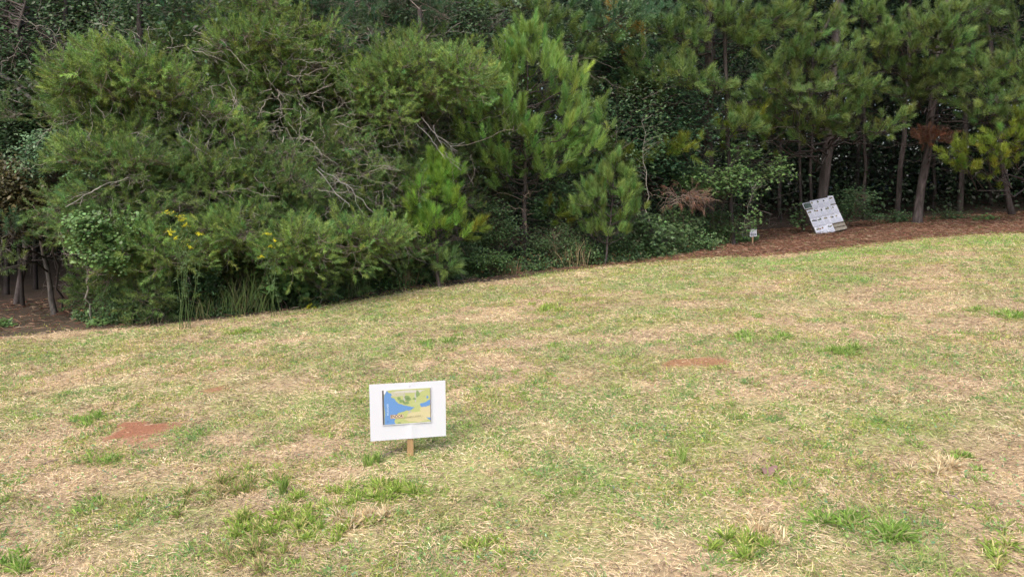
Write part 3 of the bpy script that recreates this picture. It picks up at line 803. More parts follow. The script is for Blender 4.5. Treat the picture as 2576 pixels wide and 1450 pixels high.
# behind the young pine, trunk seen at the top
bb = edge_pt(1228, 3.4)
LB0 = LOB; LOB = LOB * .55  # needles dimmed here, painting in the shade behind the young pine
pine('pine_tree', 'thick grey pine trunk rising behind the top left of the tall young pine', 'pine', bb, ptop(bb, 1238, 60, bb[1], 13), .23,
  [(1385, 60, 80, 30, 16.9), (1510, 95, 75, 32, 16.9), (1450, 140, 60, 40, 17), (1330, 15, 70, 20, 16.6), (1180, 20, 60, 25, 16.6), (1460, 215, 55, 35, 17, dict(col=LOB * .8)), (1570, 40, 60, 40, 16.6, dict(col=LOB_B)),
   (1290, 120, 30, 20, 16.4)], upper=12, dead=22, deadz=(3.4, 6))
bb = edge_pt(1062, 4.5)
pine('pine_tree', 'dark pine trunk showing at the top between the drooping pines and the thick grey trunk', 'pine', bb, ptop(bb, 1064, 50, bb[1], 13), .17,
  [(960, 30, 70, 30, 16.5, dict(col=LOB * .7)), (1110, 60, 55, 30, 17, dict(col=LOB * .7))], upper=10, dead=14, deadz=(2.5, 6))
LOB = LB0
# right: pine A
bb = edge_pt(1772, 1.6); YA = bb[1]
pineA, pathA = pine('pine_tree', 'forked grey pine with long level boughs, right of the small dull green pine', 'pine', bb, ptop(bb, 1770, 120, YA, 13), .155,
  [(1640, 165, 85, 50, YA - 1.4), (1715, 85, 80, 50, YA - 1.2), (1590, 215, 55, 30, YA - 1.0, dict(col=LOB * .85)), (1740, 195, 85, 38, YA - 1.5), (1800, 215, 70, 26, YA - 1.2), (1650, 60, 80, 40, YA - .8, dict(col=LOB_B)),
   (1700, 372, 62, 22, YA - 1.6, dict(col=LOB_Y * .75)), (1600, 320, 80, 30, YA - .6, dict(col=LOB * .7)), (1655, 245, 70, 22, YA - .8, dict(col=LOB * .8)), (1860, 60, 80, 45, YA - 1.1), (1790, 20, 90, 30, YA - 1.3), (1890, 110, 60, 30, YA - 1),
   (1960, 45, 80, 45, YA - 1.4), (1560, 130, 50, 30, YA - 1, dict(col=LOB_B)), (1490, 385, 70, 32, YA - 2.2, dict(col=LOB * .8)), (1560, 400, 50, 30, YA - 2, dict(col=LOB_Y * .55)), (1860, 320, 40, 18, YA - 1.4, dict(col=LOB * 1.0))], upper=14, dead=26, deadz=(1.6, 5.4), deadl=1.8)
nb = Buf(); wb = Buf()
for s in [(1596, 97, 22, 10, YA - 1.5), (1532, 38, 14, 22, YA - 1.3)]:
    t = W(*s[:2], s[4]); qf = s[4] / F
    spray(wb, nb, at_height(pathA, t[2]), t, (s[2] * qf, .15, s[3] * qf), 3, 3, KL, YEL, .01, up=.6)
wb.build('twigs', M_TWIG, pineA); nb.build('yellowed_needles', M_NEED, pineA)['label'] = 'bright orange-yellow dying needles'
# the big slanting limb right of pine A
b = Buf(); P = np.array([W(1905, 255, YA + .6), W(1960, 215, YA + .5), W(2010, 150, YA + .4), W(2075, 70, YA + .4), W(2130, -40, YA + .6)])
s0 = np.array([at_height(pathA, 3.1), W(1850, 262, YA + .3), P[0]]); 
tubes(b, np.concatenate([s0, P])[None], np.array([[.06, .055, .05, .05, .05, .045, .04, .035]]), 7, DARK_BARK)
for q0, q1 in (((1790, 190), (1870, 130)), ((1900, 260), (1790, 300)), ((1960, 215), (1860, 330)), ((2010, 150), (1900, 120)), ((1800, 500), (1940, 560 - 20)), ((1780, 330), (1990, 325)), ((1790, 480), (1880, 465))):
    c = curves(W(*q0, YA + .3), W(*q1, YA - .4), 9, (0, 0, .05), .03); tubes(b, c, np.linspace(.016, .006, 9)[None], 5, (.2, .16, .14))
b.build('fork', M_BARK, pineA)
# dead brown bough over the undergrowth
rt = thing('dead_bough', 'rust-brown dead pine bough hanging over the undergrowth left of the dark gap', 'dead branch', W(1720, 500, YA - 1.9))
nb, wb = Buf(), Buf()
KD = dict(KL); KD.update(n=26, len=.12, wood=(.3, .22, .18), shoot=.16, droop=.5, w=.0045)
spray(wb, nb, W(1775, 455, YA - .3), W(1715, 495, YA - 1.9), (.78, .4, .16), 16, 5, KD, DEAD * .9, .014, up=-.1)
crooked(wb, np.array([W(1715, 500, YA - 1.9)] * 7), np.array([W(x, y, YA - 2 + rng.normal() * .2) for x, y in ((1640, 470), (1660, 520), (1800, 500), (1810, 478), (1740, 515), (1625, 490), (1690, 518))]), .006, (.38, .28, .22))
wb.build('bare_twigs', M_TWIG, rt); nb.build('dead_needles', M_NEED, rt)

# pine B: behind the pallet
LOB = LB0 * 1.4
bb = np.array([0, 0, 0.]); t = W(2066, 560, 21.6); bb = np.array([t[0], 21.6, float(ground_z(t[0], 21.6))])
pineB, pathB = pine('pine_tree', 'stout grey pine with broad needle shelves, its trunk right behind the pallet board', 'pine', bb, ptop(bb, 2084, 300, 21.6, 13.5), .150,
  [(1950, 165, 62, 45, 17.6), (2000, 120, 60, 45, 17.7), (2075, 150, 70, 45, 17.5), (2130, 205, 80, 38, 17.6), (1945, 232, 75, 35, 17.5), (2030, 225, 80, 40, 17.3), (2180, 225, 60, 25, 17.9), (1880, 300, 45, 22, 17.8, dict(col=LOB_Y * .8)), (2040, 100, 25, 25, 17.7),
   (1965, 305, 75, 14, 18.3, dict(col=LOB * .9)), (2050, 300, 80, 16, 18.2), (2140, 300, 80, 18, 18.3), (2225, 305, 65, 18, 18.5), (1900, 262, 50, 24, 17.7), (2090, 70, 30, 25, 18), (1840, 320, 25, 10, 17.9, dict(col=LOB_Y * .9))],
  upper=14, dead=16, deadz=(2.2, 5), deadl=1.7)
LOB = LB0 * 1.1
t = W(2305, 560, 21.2); bb = np.array([t[0], 21.2, float(ground_z(t[0], 21.2))])
pineC, pathC = pine('pine_tree', 'grey pine trunk leaning right with a rust-brown dead tuft, right of the pallet board', 'pine', bb, ptop(bb, 2338, 260, 21.2, 13.5), .115,
  [(2250, 95, 80, 42, 18.8), (2330, 60, 90, 50, 18.8), (2400, 95, 80, 50, 18.9), (2200, 125, 50, 25, 19), (2300, 170, 80, 25, 19.4, dict(col=LOB * .75)), (2360, 200, 90, 40, 19.6, dict(col=LOB * .75)), (2180, 30, 70, 30, 19), (2410, 30, 60, 40, 19), (2290, 235, 80, 35, 19.8, dict(col=LOB * .6))],
  upper=14, dead=24, deadz=(2, 5.6), deadl=1.9)
nb, wb = Buf(), Buf(); KD2 = dict(KL); KD2.update(n=70, len=.13, wood=(.3, .2, .16), shoot=.14, spread=.15, droop=.2)
for s in [(2340, 338, 42, 20), (2368, 350, 26, 12), (2318, 352, 22, 10)]:
    t = W(s[0], s[1], 20.9); spray(wb, nb, at_height(pathC, t[2]), t, (s[2] * .011, .25, s[3] * .011), 6, 4, KD2, DEAD * 1.35, .012, up=.4)
wb.build('twigs', M_TWIG, pineC); nb.build('dead_needles', M_NEED, pineC)['label'] = 'rust-brown dead needle tuft on the trunk'
b = Buf(); crooked(b, np.array([W(2330, 305, 21.2), W(2335, 300, 21.2)]), np.array([W(2450, 255, 20.6), W(2560, 300, 20.2)]), .03, DARK_BARK, .02, 2); b.build('limb', M_BARK, pineC)
# pine D at the right edge
t = W(2640, 560, 21.5); bb = np.array([t[0], 21.5, float(ground_z(t[0], 21.5))])
pine('pine_tree', 'pine outside the right edge whose boughs reach in, bright yellow-green lowest', 'pine', bb, bb + np.array([.3, 0, 13]), .17,
  [(2450, 175, 80, 50, 19.2), (2540, 150, 60, 60, 19), (2410, 225, 80, 35, 19.3, dict(col=LOB * .85)), (2500, 250, 80, 35, 19.1), (2560, 230, 50, 50, 18.9), (2530, 350, 55, 24, 18.6, dict(col=LOB_Y * .95)), (2470, 378, 45, 13, 18.6, dict(col=LOB_Y * .95)), (2410, 378, 35, 10, 18.7, dict(col=LOB_Y * .7)),
   (2570, 310, 30, 24, 18.6, dict(col=LOB_Y * .8)), (2402, 405, 12, 8, 18.6, dict(col=LOB_Y * .8)), (2500, 30, 90, 35, 19.8, dict(col=LOB * .6)), (2500, 90, 60, 30, 20, dict(col=LOB * .6)), (2480, 285, 60, 16, 19.1, dict(col=LOB * .9)), (2650, 200, 60, 90, 19), (2660, 330, 50, 40, 18.8)], upper=10)
LB0 = LOB
for (px, py0, Yd, px2, py2, r, lab) in [
    (2254, 555, 22.4, 2262, 150, .085, 'slim dark pine trunk standing between the pallet board and the leaning pine'),
    (2412, 548, 25, 2418, 120, .10, 'straight dark trunk in the shade right of the leaning pine'),
    (2548, 545, 22.5, 2530, 350, .10, 'shaded broad trunk base at the far right edge'),
    (2345, 548, 27, 2350, 260, .07, 'thin shaded trunk just right of the leaning pine'),
    (2490, 548, 29, 2486, 250, .08, 'thin shaded trunk midway between the straight dark trunk and the right edge'),
    (1846, 610, 17.9, 1842, 430, .06, 'short grey-brown trunk behind undergrowth left of the small trail sign'),
    (2022, 565, 21.6, 2014, 300, .045, 'slim stem close left of the stout pine behind the pallet'),
    (2040, 565, 23.2, 2046, 300, .05, 'shaded stem between the slim stem and the stout pine'),
    (1960, 585, 26, 1964, 300, .08, 'black trunk deep in the dark gap left of the pallet'),
    (2175, 560, 24.5, 2170, 330, .06, 'thin trunk in the shrubbery right of the pallet'),
    (62, 830, 13.4, 52, 600, .055, 'thin black trunk in the dark gap at the left edge'),
    (190, 800, 14.5, 186, 600, .075, 'dark trunk between the slanting trunk and the white stem at left'),
    (95, 800, 16.5, 92, 600, .07, 'black trunk just left of the slanting trunk in the left gap'),
    (20, 800, 15.5, 10, 600, .08, 'black trunk at the extreme left edge')]:
    t = W(px, py0, Yd); bb = np.array([t[0], Yd, float(ground_z(t[0], Yd))])
    root = thing('forest_tree', lab, 'tree', bb, 'shaded trunks inside the wood')
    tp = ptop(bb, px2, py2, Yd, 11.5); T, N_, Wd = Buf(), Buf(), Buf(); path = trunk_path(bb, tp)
    r = r * (.65 if px < 250 else .9); bark_trunk(T, path, r, r * .5, np.array(DARK_BARK) * (.55 if px < 250 else .9), 9); dead_limbs(Wd, path, 1.6, 6.5, 9, 1.4, (.11, .09, .08), .01)  # left-gap bark darkened so the shade sits in its colour
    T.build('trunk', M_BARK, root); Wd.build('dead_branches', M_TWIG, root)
    cc = np.array([tp[0], tp[1], 9.0]); u = rdir(2200) * rng.random((2200, 1)) ** .4
    leaves(N_, cc + u * np.array([2.2, 2.2, 2.6]), .17, 'rhomb', (.05, .085, .03)); N_.build('crown', M_LEAF, root)

# slanting trunk in the left gap, bark paled to look lit, twigs darkened for shade, leaning limbs at top left
t = W(138, 795, 12.2); bb = np.array([t[0], 12.2, float(ground_z(t[0], 12.2))])
pine('pine_tree', 'slanting grey-brown trunk in the dark gap at the left', 'pine', bb, ptop(bb, 98, 610, 12.2, 1.75), .045, barkcol=(.15, .13, .115), sprays=
   [(45, 590, 55, 22, 10.9, dict(col=LOB_B * .8)), (20, 640, 40, 20, 10.9, dict(col=LOB * .7)), (75, 575, 40, 12, 11, dict(col=LOB * .8)), (15, 680, 20, 8, 10.9, dict(col=LOB * .7))], K=dict(KV, len=.075, n=60, wood=(.07, .06, .05)), upper=0, dead=3, deadz=(.6, 1.5), deadl=.6)
for (q0, q1, Yt, r, lab, colr) in [
    ((175, 268), (-40, 135), 12.3, .042, 'pale lichened trunk fallen across the upper left, thickest of the leaning trunks', (.19, .18, .165)),
    ((160, 275), (55, 200), 12.0, .032, 'thin pale leaning limb just below the lichened fallen trunk', (.26, .24, .22)),
    ((150, 160), (-30, -15), 12.9, .06, 'dark slanting fallen trunk in the top left corner', (.13, .11, .10)),
    ((240, 125), (70, 40), 13.4, .035, 'slim leaning trunk right of the dark slanting one in the top left corner', (.15, .13, .12))]:
    A, B_ = W(*q0, Yt), W(*q1, Yt + .6); rt = thing('leaning_trunk', lab, 'trunk', A, 'leaning trunks at the upper left')
    b = Buf(); d = nrm(B_ - A); A2 = A - d * 1.0; c = curves(A2, B_ + d * 2.2, 14, (0, 0, -.04), .008)
    cc = np.repeat(np.asarray(colr)[None] * (1 + .2 * rng.normal(size=(1, 1))), 1, 0); tubes(b, c, np.linspace(r * .8, r * 1.1, c.shape[1])[None] * rng.uniform(.9, 1.1, (1, c.shape[1])), 10, colr); b.build('trunk', M_BARK, rt)
    b = Buf(); s = c[0][rng.integers(2, 12, 9)]; e = s + nrm(rdir(9) + [0, -.3, -.1]) * rng.uniform(.4, 1.2, (9, 1)); crooked(b, s, e, .008, (.3, .27, .24)); b.build('dead_branches', M_TWIG, rt)

LOB = LB0
# ================================================================== drooping short-needled pines (left half)
REG = []
def inreg(px, py):
    if px < 120 or px > 1215: return False
    if py < 150 and px < 480: return False
    if px < 275 and py > 520: return False
    if px < 190 and py > 330: return False
    if px < 165: return False
    if px < 330 and 330 < py < 520 and rng.random() < .5: return False
    lim = np.interp(px, _tp, _tv) - 55
    if py > lim: return False
    return True
holes = [(845, 440, 90, 45), (640, 270, 60, 25), (1120, 310, 50, 30), (900, 400, 50, 30), (180, 640, 40, 60)]
trees = [(330, 12.2), (620, 12.9), (830, 13.4), (1060, 14.0)]
LABV = ['short-needled pine sprawling lowest, nearest the white stem at the left',
        'drooping short-needled pine with the highest bright shelves, behind the yellow flowers',
        'short-needled pine full of pale crooked dead twigs in the middle of the thicket',
        'short-needled pine nearest the young pines, its bright top level with sweetgum leaves']
spr = {k: [] for k in range(4)}
gyy = 30
while gyy < 760:
    gxx = 130
    while gxx < 1200:
        px, py = gxx + rng.normal() * 22, gyy + rng.normal() * 22
        if inreg(px, py):
            inh = any(((px - h[0]) / h[2]) ** 2 + ((py - h[1]) / h[3]) ** 2 < 1 for h in holes)
            if (not inh or rng.random() < .25) and rng.random() < .9:
                k = int(np.argmin([abs(px - t[0]) for t in trees])); Y0 = float(np.interp(px, [120, 300, 700, 1000, 1200], [11.0, 10.9, 11.7, 12.9, 16.2]))
                hz = max(0, 1 - py / 720)
                Yd = Y0 + .15 + 1.3 * hz + rng.uniform(-.1, 1.1)
                front = rng.random()
                c = (VIR * (.85 + .4 * front) if py > 90 else LOB_B * .8) * (.6 if px > 1090 else 1) * rng.choice([.8, 1, 1.12])  # sprays behind the young pine dimmed; their shade is in the needle colour
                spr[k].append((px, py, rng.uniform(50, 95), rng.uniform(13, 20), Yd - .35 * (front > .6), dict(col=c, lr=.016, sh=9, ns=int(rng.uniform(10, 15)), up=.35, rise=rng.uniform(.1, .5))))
        gxx += 54
    gyy += 33
for _ in range(70):
    px, py = rng.uniform(215, 1040), rng.uniform(390, 590)
    k = int(np.argmin([abs(px - t[0]) for t in trees])); Y0 = float(np.interp(px, [120, 300, 700, 1000, 1200], [11.0, 10.9, 11.7, 12.9, 16.2]))
    if ((px - 845) / 100) ** 2 + ((py - 440) / 50) ** 2 > 1 and not (380 < px < 520 and py > 480): spr[k].append((px, py, rng.uniform(45, 85), rng.uniform(13, 20), Y0 + rng.uniform(-.2, .45), dict(col=VIR * rng.uniform(.85, 1.2), lr=.014, sh=9, ns=13, up=.3, rise=.4)))
BR = {0: [(300, 165, 95, 22, 10.9), (255, 205, 45, 20, 10.9), (400, 215, 80, 26, 11.2), (330, 330, 60, 20, 11), (250, 395, 60, 20, 10.6), (330, 600, 70, 24, 10.3), (440, 625, 80, 20, 10.5)],
      1: [(650, 60, 90, 30, 12.2), (700, 100, 80, 26, 12.2), (760, 140, 90, 24, 12.4), (690, 170, 70, 24, 12), (545, 290, 70, 26, 11.4), (600, 130, 60, 22, 12), (580, 585, 70, 20, 10.8), (500, 440, 60, 22, 10.9)],
      2: [(800, 175, 60, 22, 12.5), (850, 610, 60, 16, 11.3), (760, 620, 60, 20, 10.8), (900, 590, 50, 16, 11.5)],
      3: [(1000, 168, 80, 20, 12.8), (1080, 160, 80, 20, 12.9), (940, 200, 70, 22, 12.7), (1010, 215, 80, 20, 12.7), (1110, 200, 60, 18, 13), (960, 255, 50, 20, 12.6)]}
for k, (tx, Yt) in enumerate(trees):
    for s in BR[k]:
        for _ in range(5):
            spr[k].append((s[0] + rng.normal() * s[2] * .55, s[1] + rng.normal() * s[3] * .8, s[2] * .6, 16, s[4] + .3 + rng.uniform(-.3, .4), dict(col=VIR * rng.uniform(1.1, 1.4) * np.array([1.02, 1, .9]), lr=.012, sh=8, ns=12, up=.45, rise=.3)))  # brighter needles: light-catching clump tops painted into the colour
    t = W(tx, 700, Yt); bb = np.array([t[0], Yt, float(ground_z(t[0], Yt))])
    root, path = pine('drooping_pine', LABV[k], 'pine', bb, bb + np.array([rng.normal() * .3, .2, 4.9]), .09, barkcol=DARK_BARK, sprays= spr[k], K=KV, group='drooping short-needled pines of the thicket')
    # pale crooked dead twigs hanging through it
    n = 150; b = Buf()
    x0 = [130, 440, 700, 930][k]; x1 = [480, 760, 980, 1200][k]
    pxs = rng.uniform(x0, x1, n); pys = rng.uniform(60, 640, n)
    Yf = np.interp(pxs, [120, 300, 700, 1000, 1200], [11.0, 10.9, 11.7, 12.9, 16.2]) - .6 + 1.1 * (1 - pys / 720)
    S = np.array([W(a, c_, y_) for a, c_, y_ in zip(pxs, pys, Yf)])
    mode = rng.random(n)
    E = S + np.stack([rng.normal(size=n) * .22 + .12, rng.uniform(-.35, .2, n), np.where(mode < .6, rng.uniform(-.55, -.12, n), rng.uniform(-.18, .2, n))], 1)
    E[mode > .6, 0] += np.sign(rng.normal(size=(mode > .6).sum())) * rng.uniform(.2, .5, (mode > .6).sum())
    crooked(b, S, E, rng.uniform(.0024, .0052, n), PALE_TWIG, .022, 5)
    m = 30; pxs = rng.uniform(x0, x1, m); pys = rng.uniform(230, 560, m)
    S = np.array([W(a, c_, 13.6 + rng.normal() * .3) for a, c_ in zip(pxs, pys)]); E = S + nrm(rdir(m) * [1, .4, 1]) * rng.uniform(.5, 1.5, (m, 1))
    crooked(b, S, E, .006, (.22, .18, .16), .03, 4)
    b.build('dead_twigs', M_TWIG, root)
# named long dead limbs
rt = thing('bleached_limb', 'long bleached dead limb reaching out over the left of the thicket', 'dead branch', W(330, 460, 10.4))
b = Buf(); crooked(b, np.array([W(378, 443, 10.8), W(255, 468, 10.4)]), np.array([W(255, 468, 10.4), W(165, 520, 10.3)]), .009, (.38, .35, .31), .015, 3); b.build('limb', M_TWIG, rt)
rt = thing('bleached_limb', 'pair of long pale dead limbs slanting down right through the dark hollow', 'dead branch', W(860, 455, 11.9))
b = Buf(); crooked(b, np.array([W(800, 420, 11.6), W(795, 425, 11.6), W(1040, 300, 12.9), W(1060, 295, 12.9), W(1090, 315, 13)]), np.array([W(940, 535, 11.4), W(880, 520, 11.4), W(1120, 400, 12.7), W(1150, 380, 12.8), W(1160, 430, 12.8)]), .008, (.36, .33, .31), .015, 4); b.build('limb', M_TWIG, rt)

# ================================================================== broadleaf trees and shrubs
def blobs(L): return [((W(px, py, Yb)), (rx * Yb / F, min(rx, ry) * Yb / F * .9, ry * Yb / F)) for (px, py, rx, ry, Yb) in L]
def shrub(name, label, cat, base_px, d, L, leaf, size, col, ncl, nl, **k):
    return leafy(name, label, cat, edge_pt(base_px, d) if np.isscalar(base_px) else G(*base_px), blobs(L), leaf, size, col, ncl, nl, **k)
GD = np.array((.058, .105, .042)); GM = np.array((.095, .16, .058)); GB = np.array((.14, .24, .075)); GY = np.array((.23, .29, .08))
shrub('sapling', 'white-stemmed sapling with small rounded leaves at the mouth of the left dark gap', 'sapling', (236, 806), 0, [(255, 590, 70, 40, 10.3), (225, 560, 50, 35, 10.2), (290, 640, 55, 35, 10.3), (230, 640, 50, 30, 10.2), (330, 560, 50, 25, 10.5)], 'round', .045, GB * 1.0, 110, 26, stem_r=.018, stemcol=(.42, .38, .33), sig=.075, group=None)
shrub('oak_tree', 'olive-brown leaved tree at the left edge above the dark gap', 'tree', -60, 1.2, [(20, 480, 90, 60, 11.2), (90, 520, 80, 45, 11.3), (10, 430, 60, 40, 11.5), (60, 560, 60, 20, 11.2), (130, 480, 40, 40, 11.6)], 'oval', .07, (.085, .075, .028), 150, 30, stem_r=.05, sig=.12)
shrub('shrub', 'pale small-leaved bush bulging out high at the left below the bleached twigs', 'shrub', 150, 1.0, [(110, 375, 60, 35, 11.2), (180, 400, 60, 35, 11.1), (240, 440, 60, 30, 10.9), (90, 420, 50, 30, 11.2), (190, 330, 50, 20, 11.4)], 'oval', .05, GB * 1.0 * np.array([1, 1, 1.5]), 150, 30, stem_r=.02, sig=.09)
shrub('broadleaf_tree', 'dark leafy tree at the left edge between the fallen trunks and the olive-brown leaves', 'tree', 40, 2.6, [(40, 300, 90, 70, 12.7), (100, 330, 80, 60, 12.7), (20, 380, 70, 60, 12.6), (80, 200, 90, 60, 12.9), (20, 130, 80, 60, 13.0), (130, 230, 60, 60, 12.8), (150, 420, 60, 50, 12.5), (60, 450, 80, 40, 12.5), (40, 40, 80, 50, 13.4)], 'oval', .075, GD * 1.0, 420, 34, stem_r=.06, sig=.15)
shrub('broadleaf_tree', 'dense dark-leaved tree filling the top left behind the leaning trunks', 'tree', 300, 4, [(300, 60, 160, 60, 15), (200, 20, 120, 40, 15), (420, 80, 110, 50, 15), (330, 130, 120, 25, 14.6), (480, 20, 100, 50, 15), (110, 20, 90, 40, 15.4), (60, 120, 80, 60, 15.6)], 'oval', .085, GD * 1.2, 420, 34, stem_r=.1, sig=.17)
shrub('broadleaf_tree', 'broadleaf tree with coarse pale leaves at the top between the drooping pines and dark trunk', 'tree', 1000, 4.5, [(880, 30, 90, 40, 16), (1000, 70, 90, 60, 16), (1120, 110, 70, 60, 16), (930, 100, 90, 40, 16), (1180, 40, 60, 50, 16.4), (760, 40, 90, 50, 16)], 'star', .12, GD * 1.4, 330, 22, stem_r=.09, sig=.18)
shrub('sweetgum_tree', 'sweetgum with light star-shaped leaves just left of the tall young pine', 'tree', 1170, 2.6, [(1130, 170, 60, 30, 15.4), (1180, 200, 60, 45, 16), (1150, 240, 50, 35, 16), (1200, 260, 40, 40, 16.3), (1090, 150, 40, 20, 14.6)], 'star', .11, GB * np.array([1.15, 1.0, .8]), 150, 18, stem_r=.03, sig=.11)
shrub('sweetgum_tree', 'tall dark sweetgum filling the space right of the tall young pine', 'tree', 1600, 2.6, [(1560, 200, 100, 60, 18), (1640, 260, 110, 70, 18), (1540, 300, 90, 60, 17.6), (1660, 350, 90, 60, 17.8), (1590, 400, 110, 50, 17.4), (1510, 160, 60, 60, 18), (1720, 300, 60, 60, 18), (1700, 430, 70, 40, 17.8)], 'star', .13, GD * 1.5 * np.array([.9, 1, 1.2]), 620, 22, stem_r=.08, sig=.19)
shrub('sweetgum_sapling', 'sweetgum sapling with scattered bright leaves around the foot of the forked pine', 'sapling', 1790, .6, [(1780, 470, 70, 30, 17.3), (1850, 440, 60, 25, 17.6), (1930, 430, 60, 20, 17.8), (1870, 380, 40, 25, 17.8), (1740, 440, 60, 25, 17.4), (1960, 400, 30, 15, 18)], 'star', .13, GB * .85, 120, 18, stem_r=.02, sig=.13)
shrub('sweetgum_sapling', 'low sweetgum sapling right of the small dull green pine', 'sapling', 1640, .2, [(1620, 600, 45, 20, 15.9), (1680, 590, 50, 28, 16.2), (1600, 560, 40, 25, 15.9), (1650, 630, 40, 14, 15.8)], 'star', .13, GM * .95, 95, 15, stem_r=.014, sig=.10)
shrub('thin_sapling', 'thin bare white stem rising right of the tall young pine', 'sapling', 1627, .7, [(1640, 330, 40, 60, 16.3), (1600, 420, 40, 30, 16.3)], 'star', .1, GM, 26, 10, stem_r=.013, stemcol=(.34, .31, .27), sig=.12)
shrub('thin_sapling', 'thin pale stem beside the small trail sign', 'sapling', 1864, .0, [(1895, 470, 30, 25, 17.2), (1890, 560, 22, 20, 17.1), (1905, 530, 18, 12, 17.1)], 'star', .1, GB * .9, 26, 9, stem_r=.012, stemcol=(.45, .42, .38), sig=.09)
SHR = [ # base px, depth, centre px,py, rx, ry, leaf, size, colour, clusters, leaves, label
 (300, .1, 320, 760, 60, 40, 'oval', .05, GM, 70, 22, 'low leafy shrub right of the white stem'),
 (390, .0, 400, 740, 60, 55, 'lance', .07, GM * 1.1, 80, 22, 'narrow-leaved weedy shrub left of the tall grass'),
 (470, .1, 480, 700, 60, 55, 'oval', .045, GD * 1.4, 90, 24, 'dark small-leaved shrub under the yellow flowers'),
 (620, .5, 620, 640, 70, 45, 'oval', .05, GM, 90, 24, 'bushy green shrub behind the tall grass'),
 (710, -.1, 705, 700, 42, 38, 'oak', .13, GB * .9, 34, 11, 'small oak seedling with broad lobed leaves at the lawn edge'),
 (770, .0, 790, 715, 50, 40, 'oval', .06, GD * 1.5, 60, 22, 'dark leafy shrub right of the oak seedling'),
 (860, .2, 860, 680, 60, 45, 'lance', .06, GM * .9, 80, 22, 'feathery dull green shrub in the middle of the edge'),
 (940, .0, 940, 670, 35, 28, 'star', .10, GY, 26, 12, 'yellow-green sweetgum seedling at the lawn edge'),
 (985, .0, 985, 700, 45, 28, 'oval', .05, GB * .85, 50, 20, 'bright low shrub right of the yellow-green seedling'),
 (1050, .5, 1050, 640, 60, 40, 'oval', .05, GM * .9, 80, 22, 'green shrub just left of the small bright pine trunk'),
 (1180, .3, 1180, 640, 60, 35, 'oval', .05, GM, 80, 22, 'rounded shrub right of the small bright pine'),
 (1240, .6, 1240, 560, 60, 60, 'oval', .05, GM * 1.0, 110, 24, 'tall dark bush left of the tall young pine trunk'),
 (1240, -.1, 1235, 650, 55, 22, 'oval', .05, GB * .8, 55, 20, 'low fresh green shrub left of the tall young pine trunk'),
 (1400, .4, 1400, 600, 70, 45, 'lance', .07, GM, 100, 22, 'narrow-leaved shrub right of the tall young pine trunk'),
 (1400, 1.0, 1410, 500, 80, 60, 'star', .10, GD * 1.6, 120, 20, 'dark sweetgum bush behind the tall young pine trunk'),
 (1460, .1, 1460, 630, 45, 25, 'oval', .05, GM * 1.2, 50, 20, 'small shrub left of the small dull green pine trunk'),
 (1570, .3, 1570, 610, 35, 30, 'oval', .06, GM, 50, 20, 'leafy shrub right of the small dull green pine trunk'),
 (1700, .8, 1700, 560, 60, 40, 'star', .11, GM * .9, 90, 16, 'sweetgum bush under the rust-brown bough'),
 (1740, .2, 1740, 600, 60, 25, 'oval', .06, GM * 1.1, 60, 20, 'low mixed shrub below the rust-brown bough'),
 (1800, .5, 1800, 560, 45, 45, 'star', .10, GM, 70, 16, 'sweetgum shrub left of the grey-brown trunk'),
 (1845, .1, 1850, 600, 45, 16, 'round', .06, GB * .8, 40, 16, 'vine-like low shrub beside the small trail sign'),
 (2110, 1.2, 2150, 510, 55, 45, 'star', .10, GD * 1.5, 80, 14, 'shaded leafy shrub right of the pallet board'),
 (2010, .7, 2010, 540, 14, 30, 'round', .08, GM * 1.1, 16, 8, 'few pale leaves of a seedling left of the pallet board'),
 (2240, 1.2, 2250, 545, 50, 16, 'oval', .07, GD * 1.4, 40, 16, 'low shaded shrub between the slim trunk and the leaning pine'),
 (2380, 1.4, 2390, 540, 50, 16, 'star', .10, GM * .8, 34, 12, 'low shaded seedlings right of the leaning pine'),
 (2480, .2, 2475, 545, 28, 7, 'star', .12, GB, 14, 8, 'light green seedling on the straw near the right edge'),
 (680, .9, 650, 500, 70, 40, 'lance', .06, GB * .75 * np.array([.8, 1, 1.3]), 60, 18, 'climbing plant with paired blue-green leaves above the yellow flowers'),
 (12, -.2, 12, 832, 16, 14, 'oval', .08, GB, 12, 9, 'small light green weed at the left edge in front of the gap'),
 (255, -.2, 255, 815, 30, 10, 'oval', .07, GB * .9, 24, 10, 'low green weeds at the foot of the white stem'),
]
for (bpx, d, px, py, rx, ry, leaf, size, col, ncl, nl, lab) in SHR:
    bp_ = edge_pt(bpx, d); Yb = bp_[1] + rx / F * Yb * .0 if False else bp_[1]
    nm = 'seedling' if 'seedling' in lab else ('weed' if 'weed ' in lab else 'shrub')
    leafy(nm, lab, nm, bp_, blobs([(px, py, rx, ry, Yb), (px - rx * .5, py + ry * .5, rx * .6, ry * .55, Yb - .15), (px + rx * .5, py + ry * .4, rx * .6, ry * .6, Yb - .1)]), leaf, size, col, int(ncl * 1.3), nl, stem_r=.009, nstem=3, sig=max(.03, min(.085, ry / F * Yb * .5)), group='shrubs along the wood edge', stemcol=(.2, .15, .11))

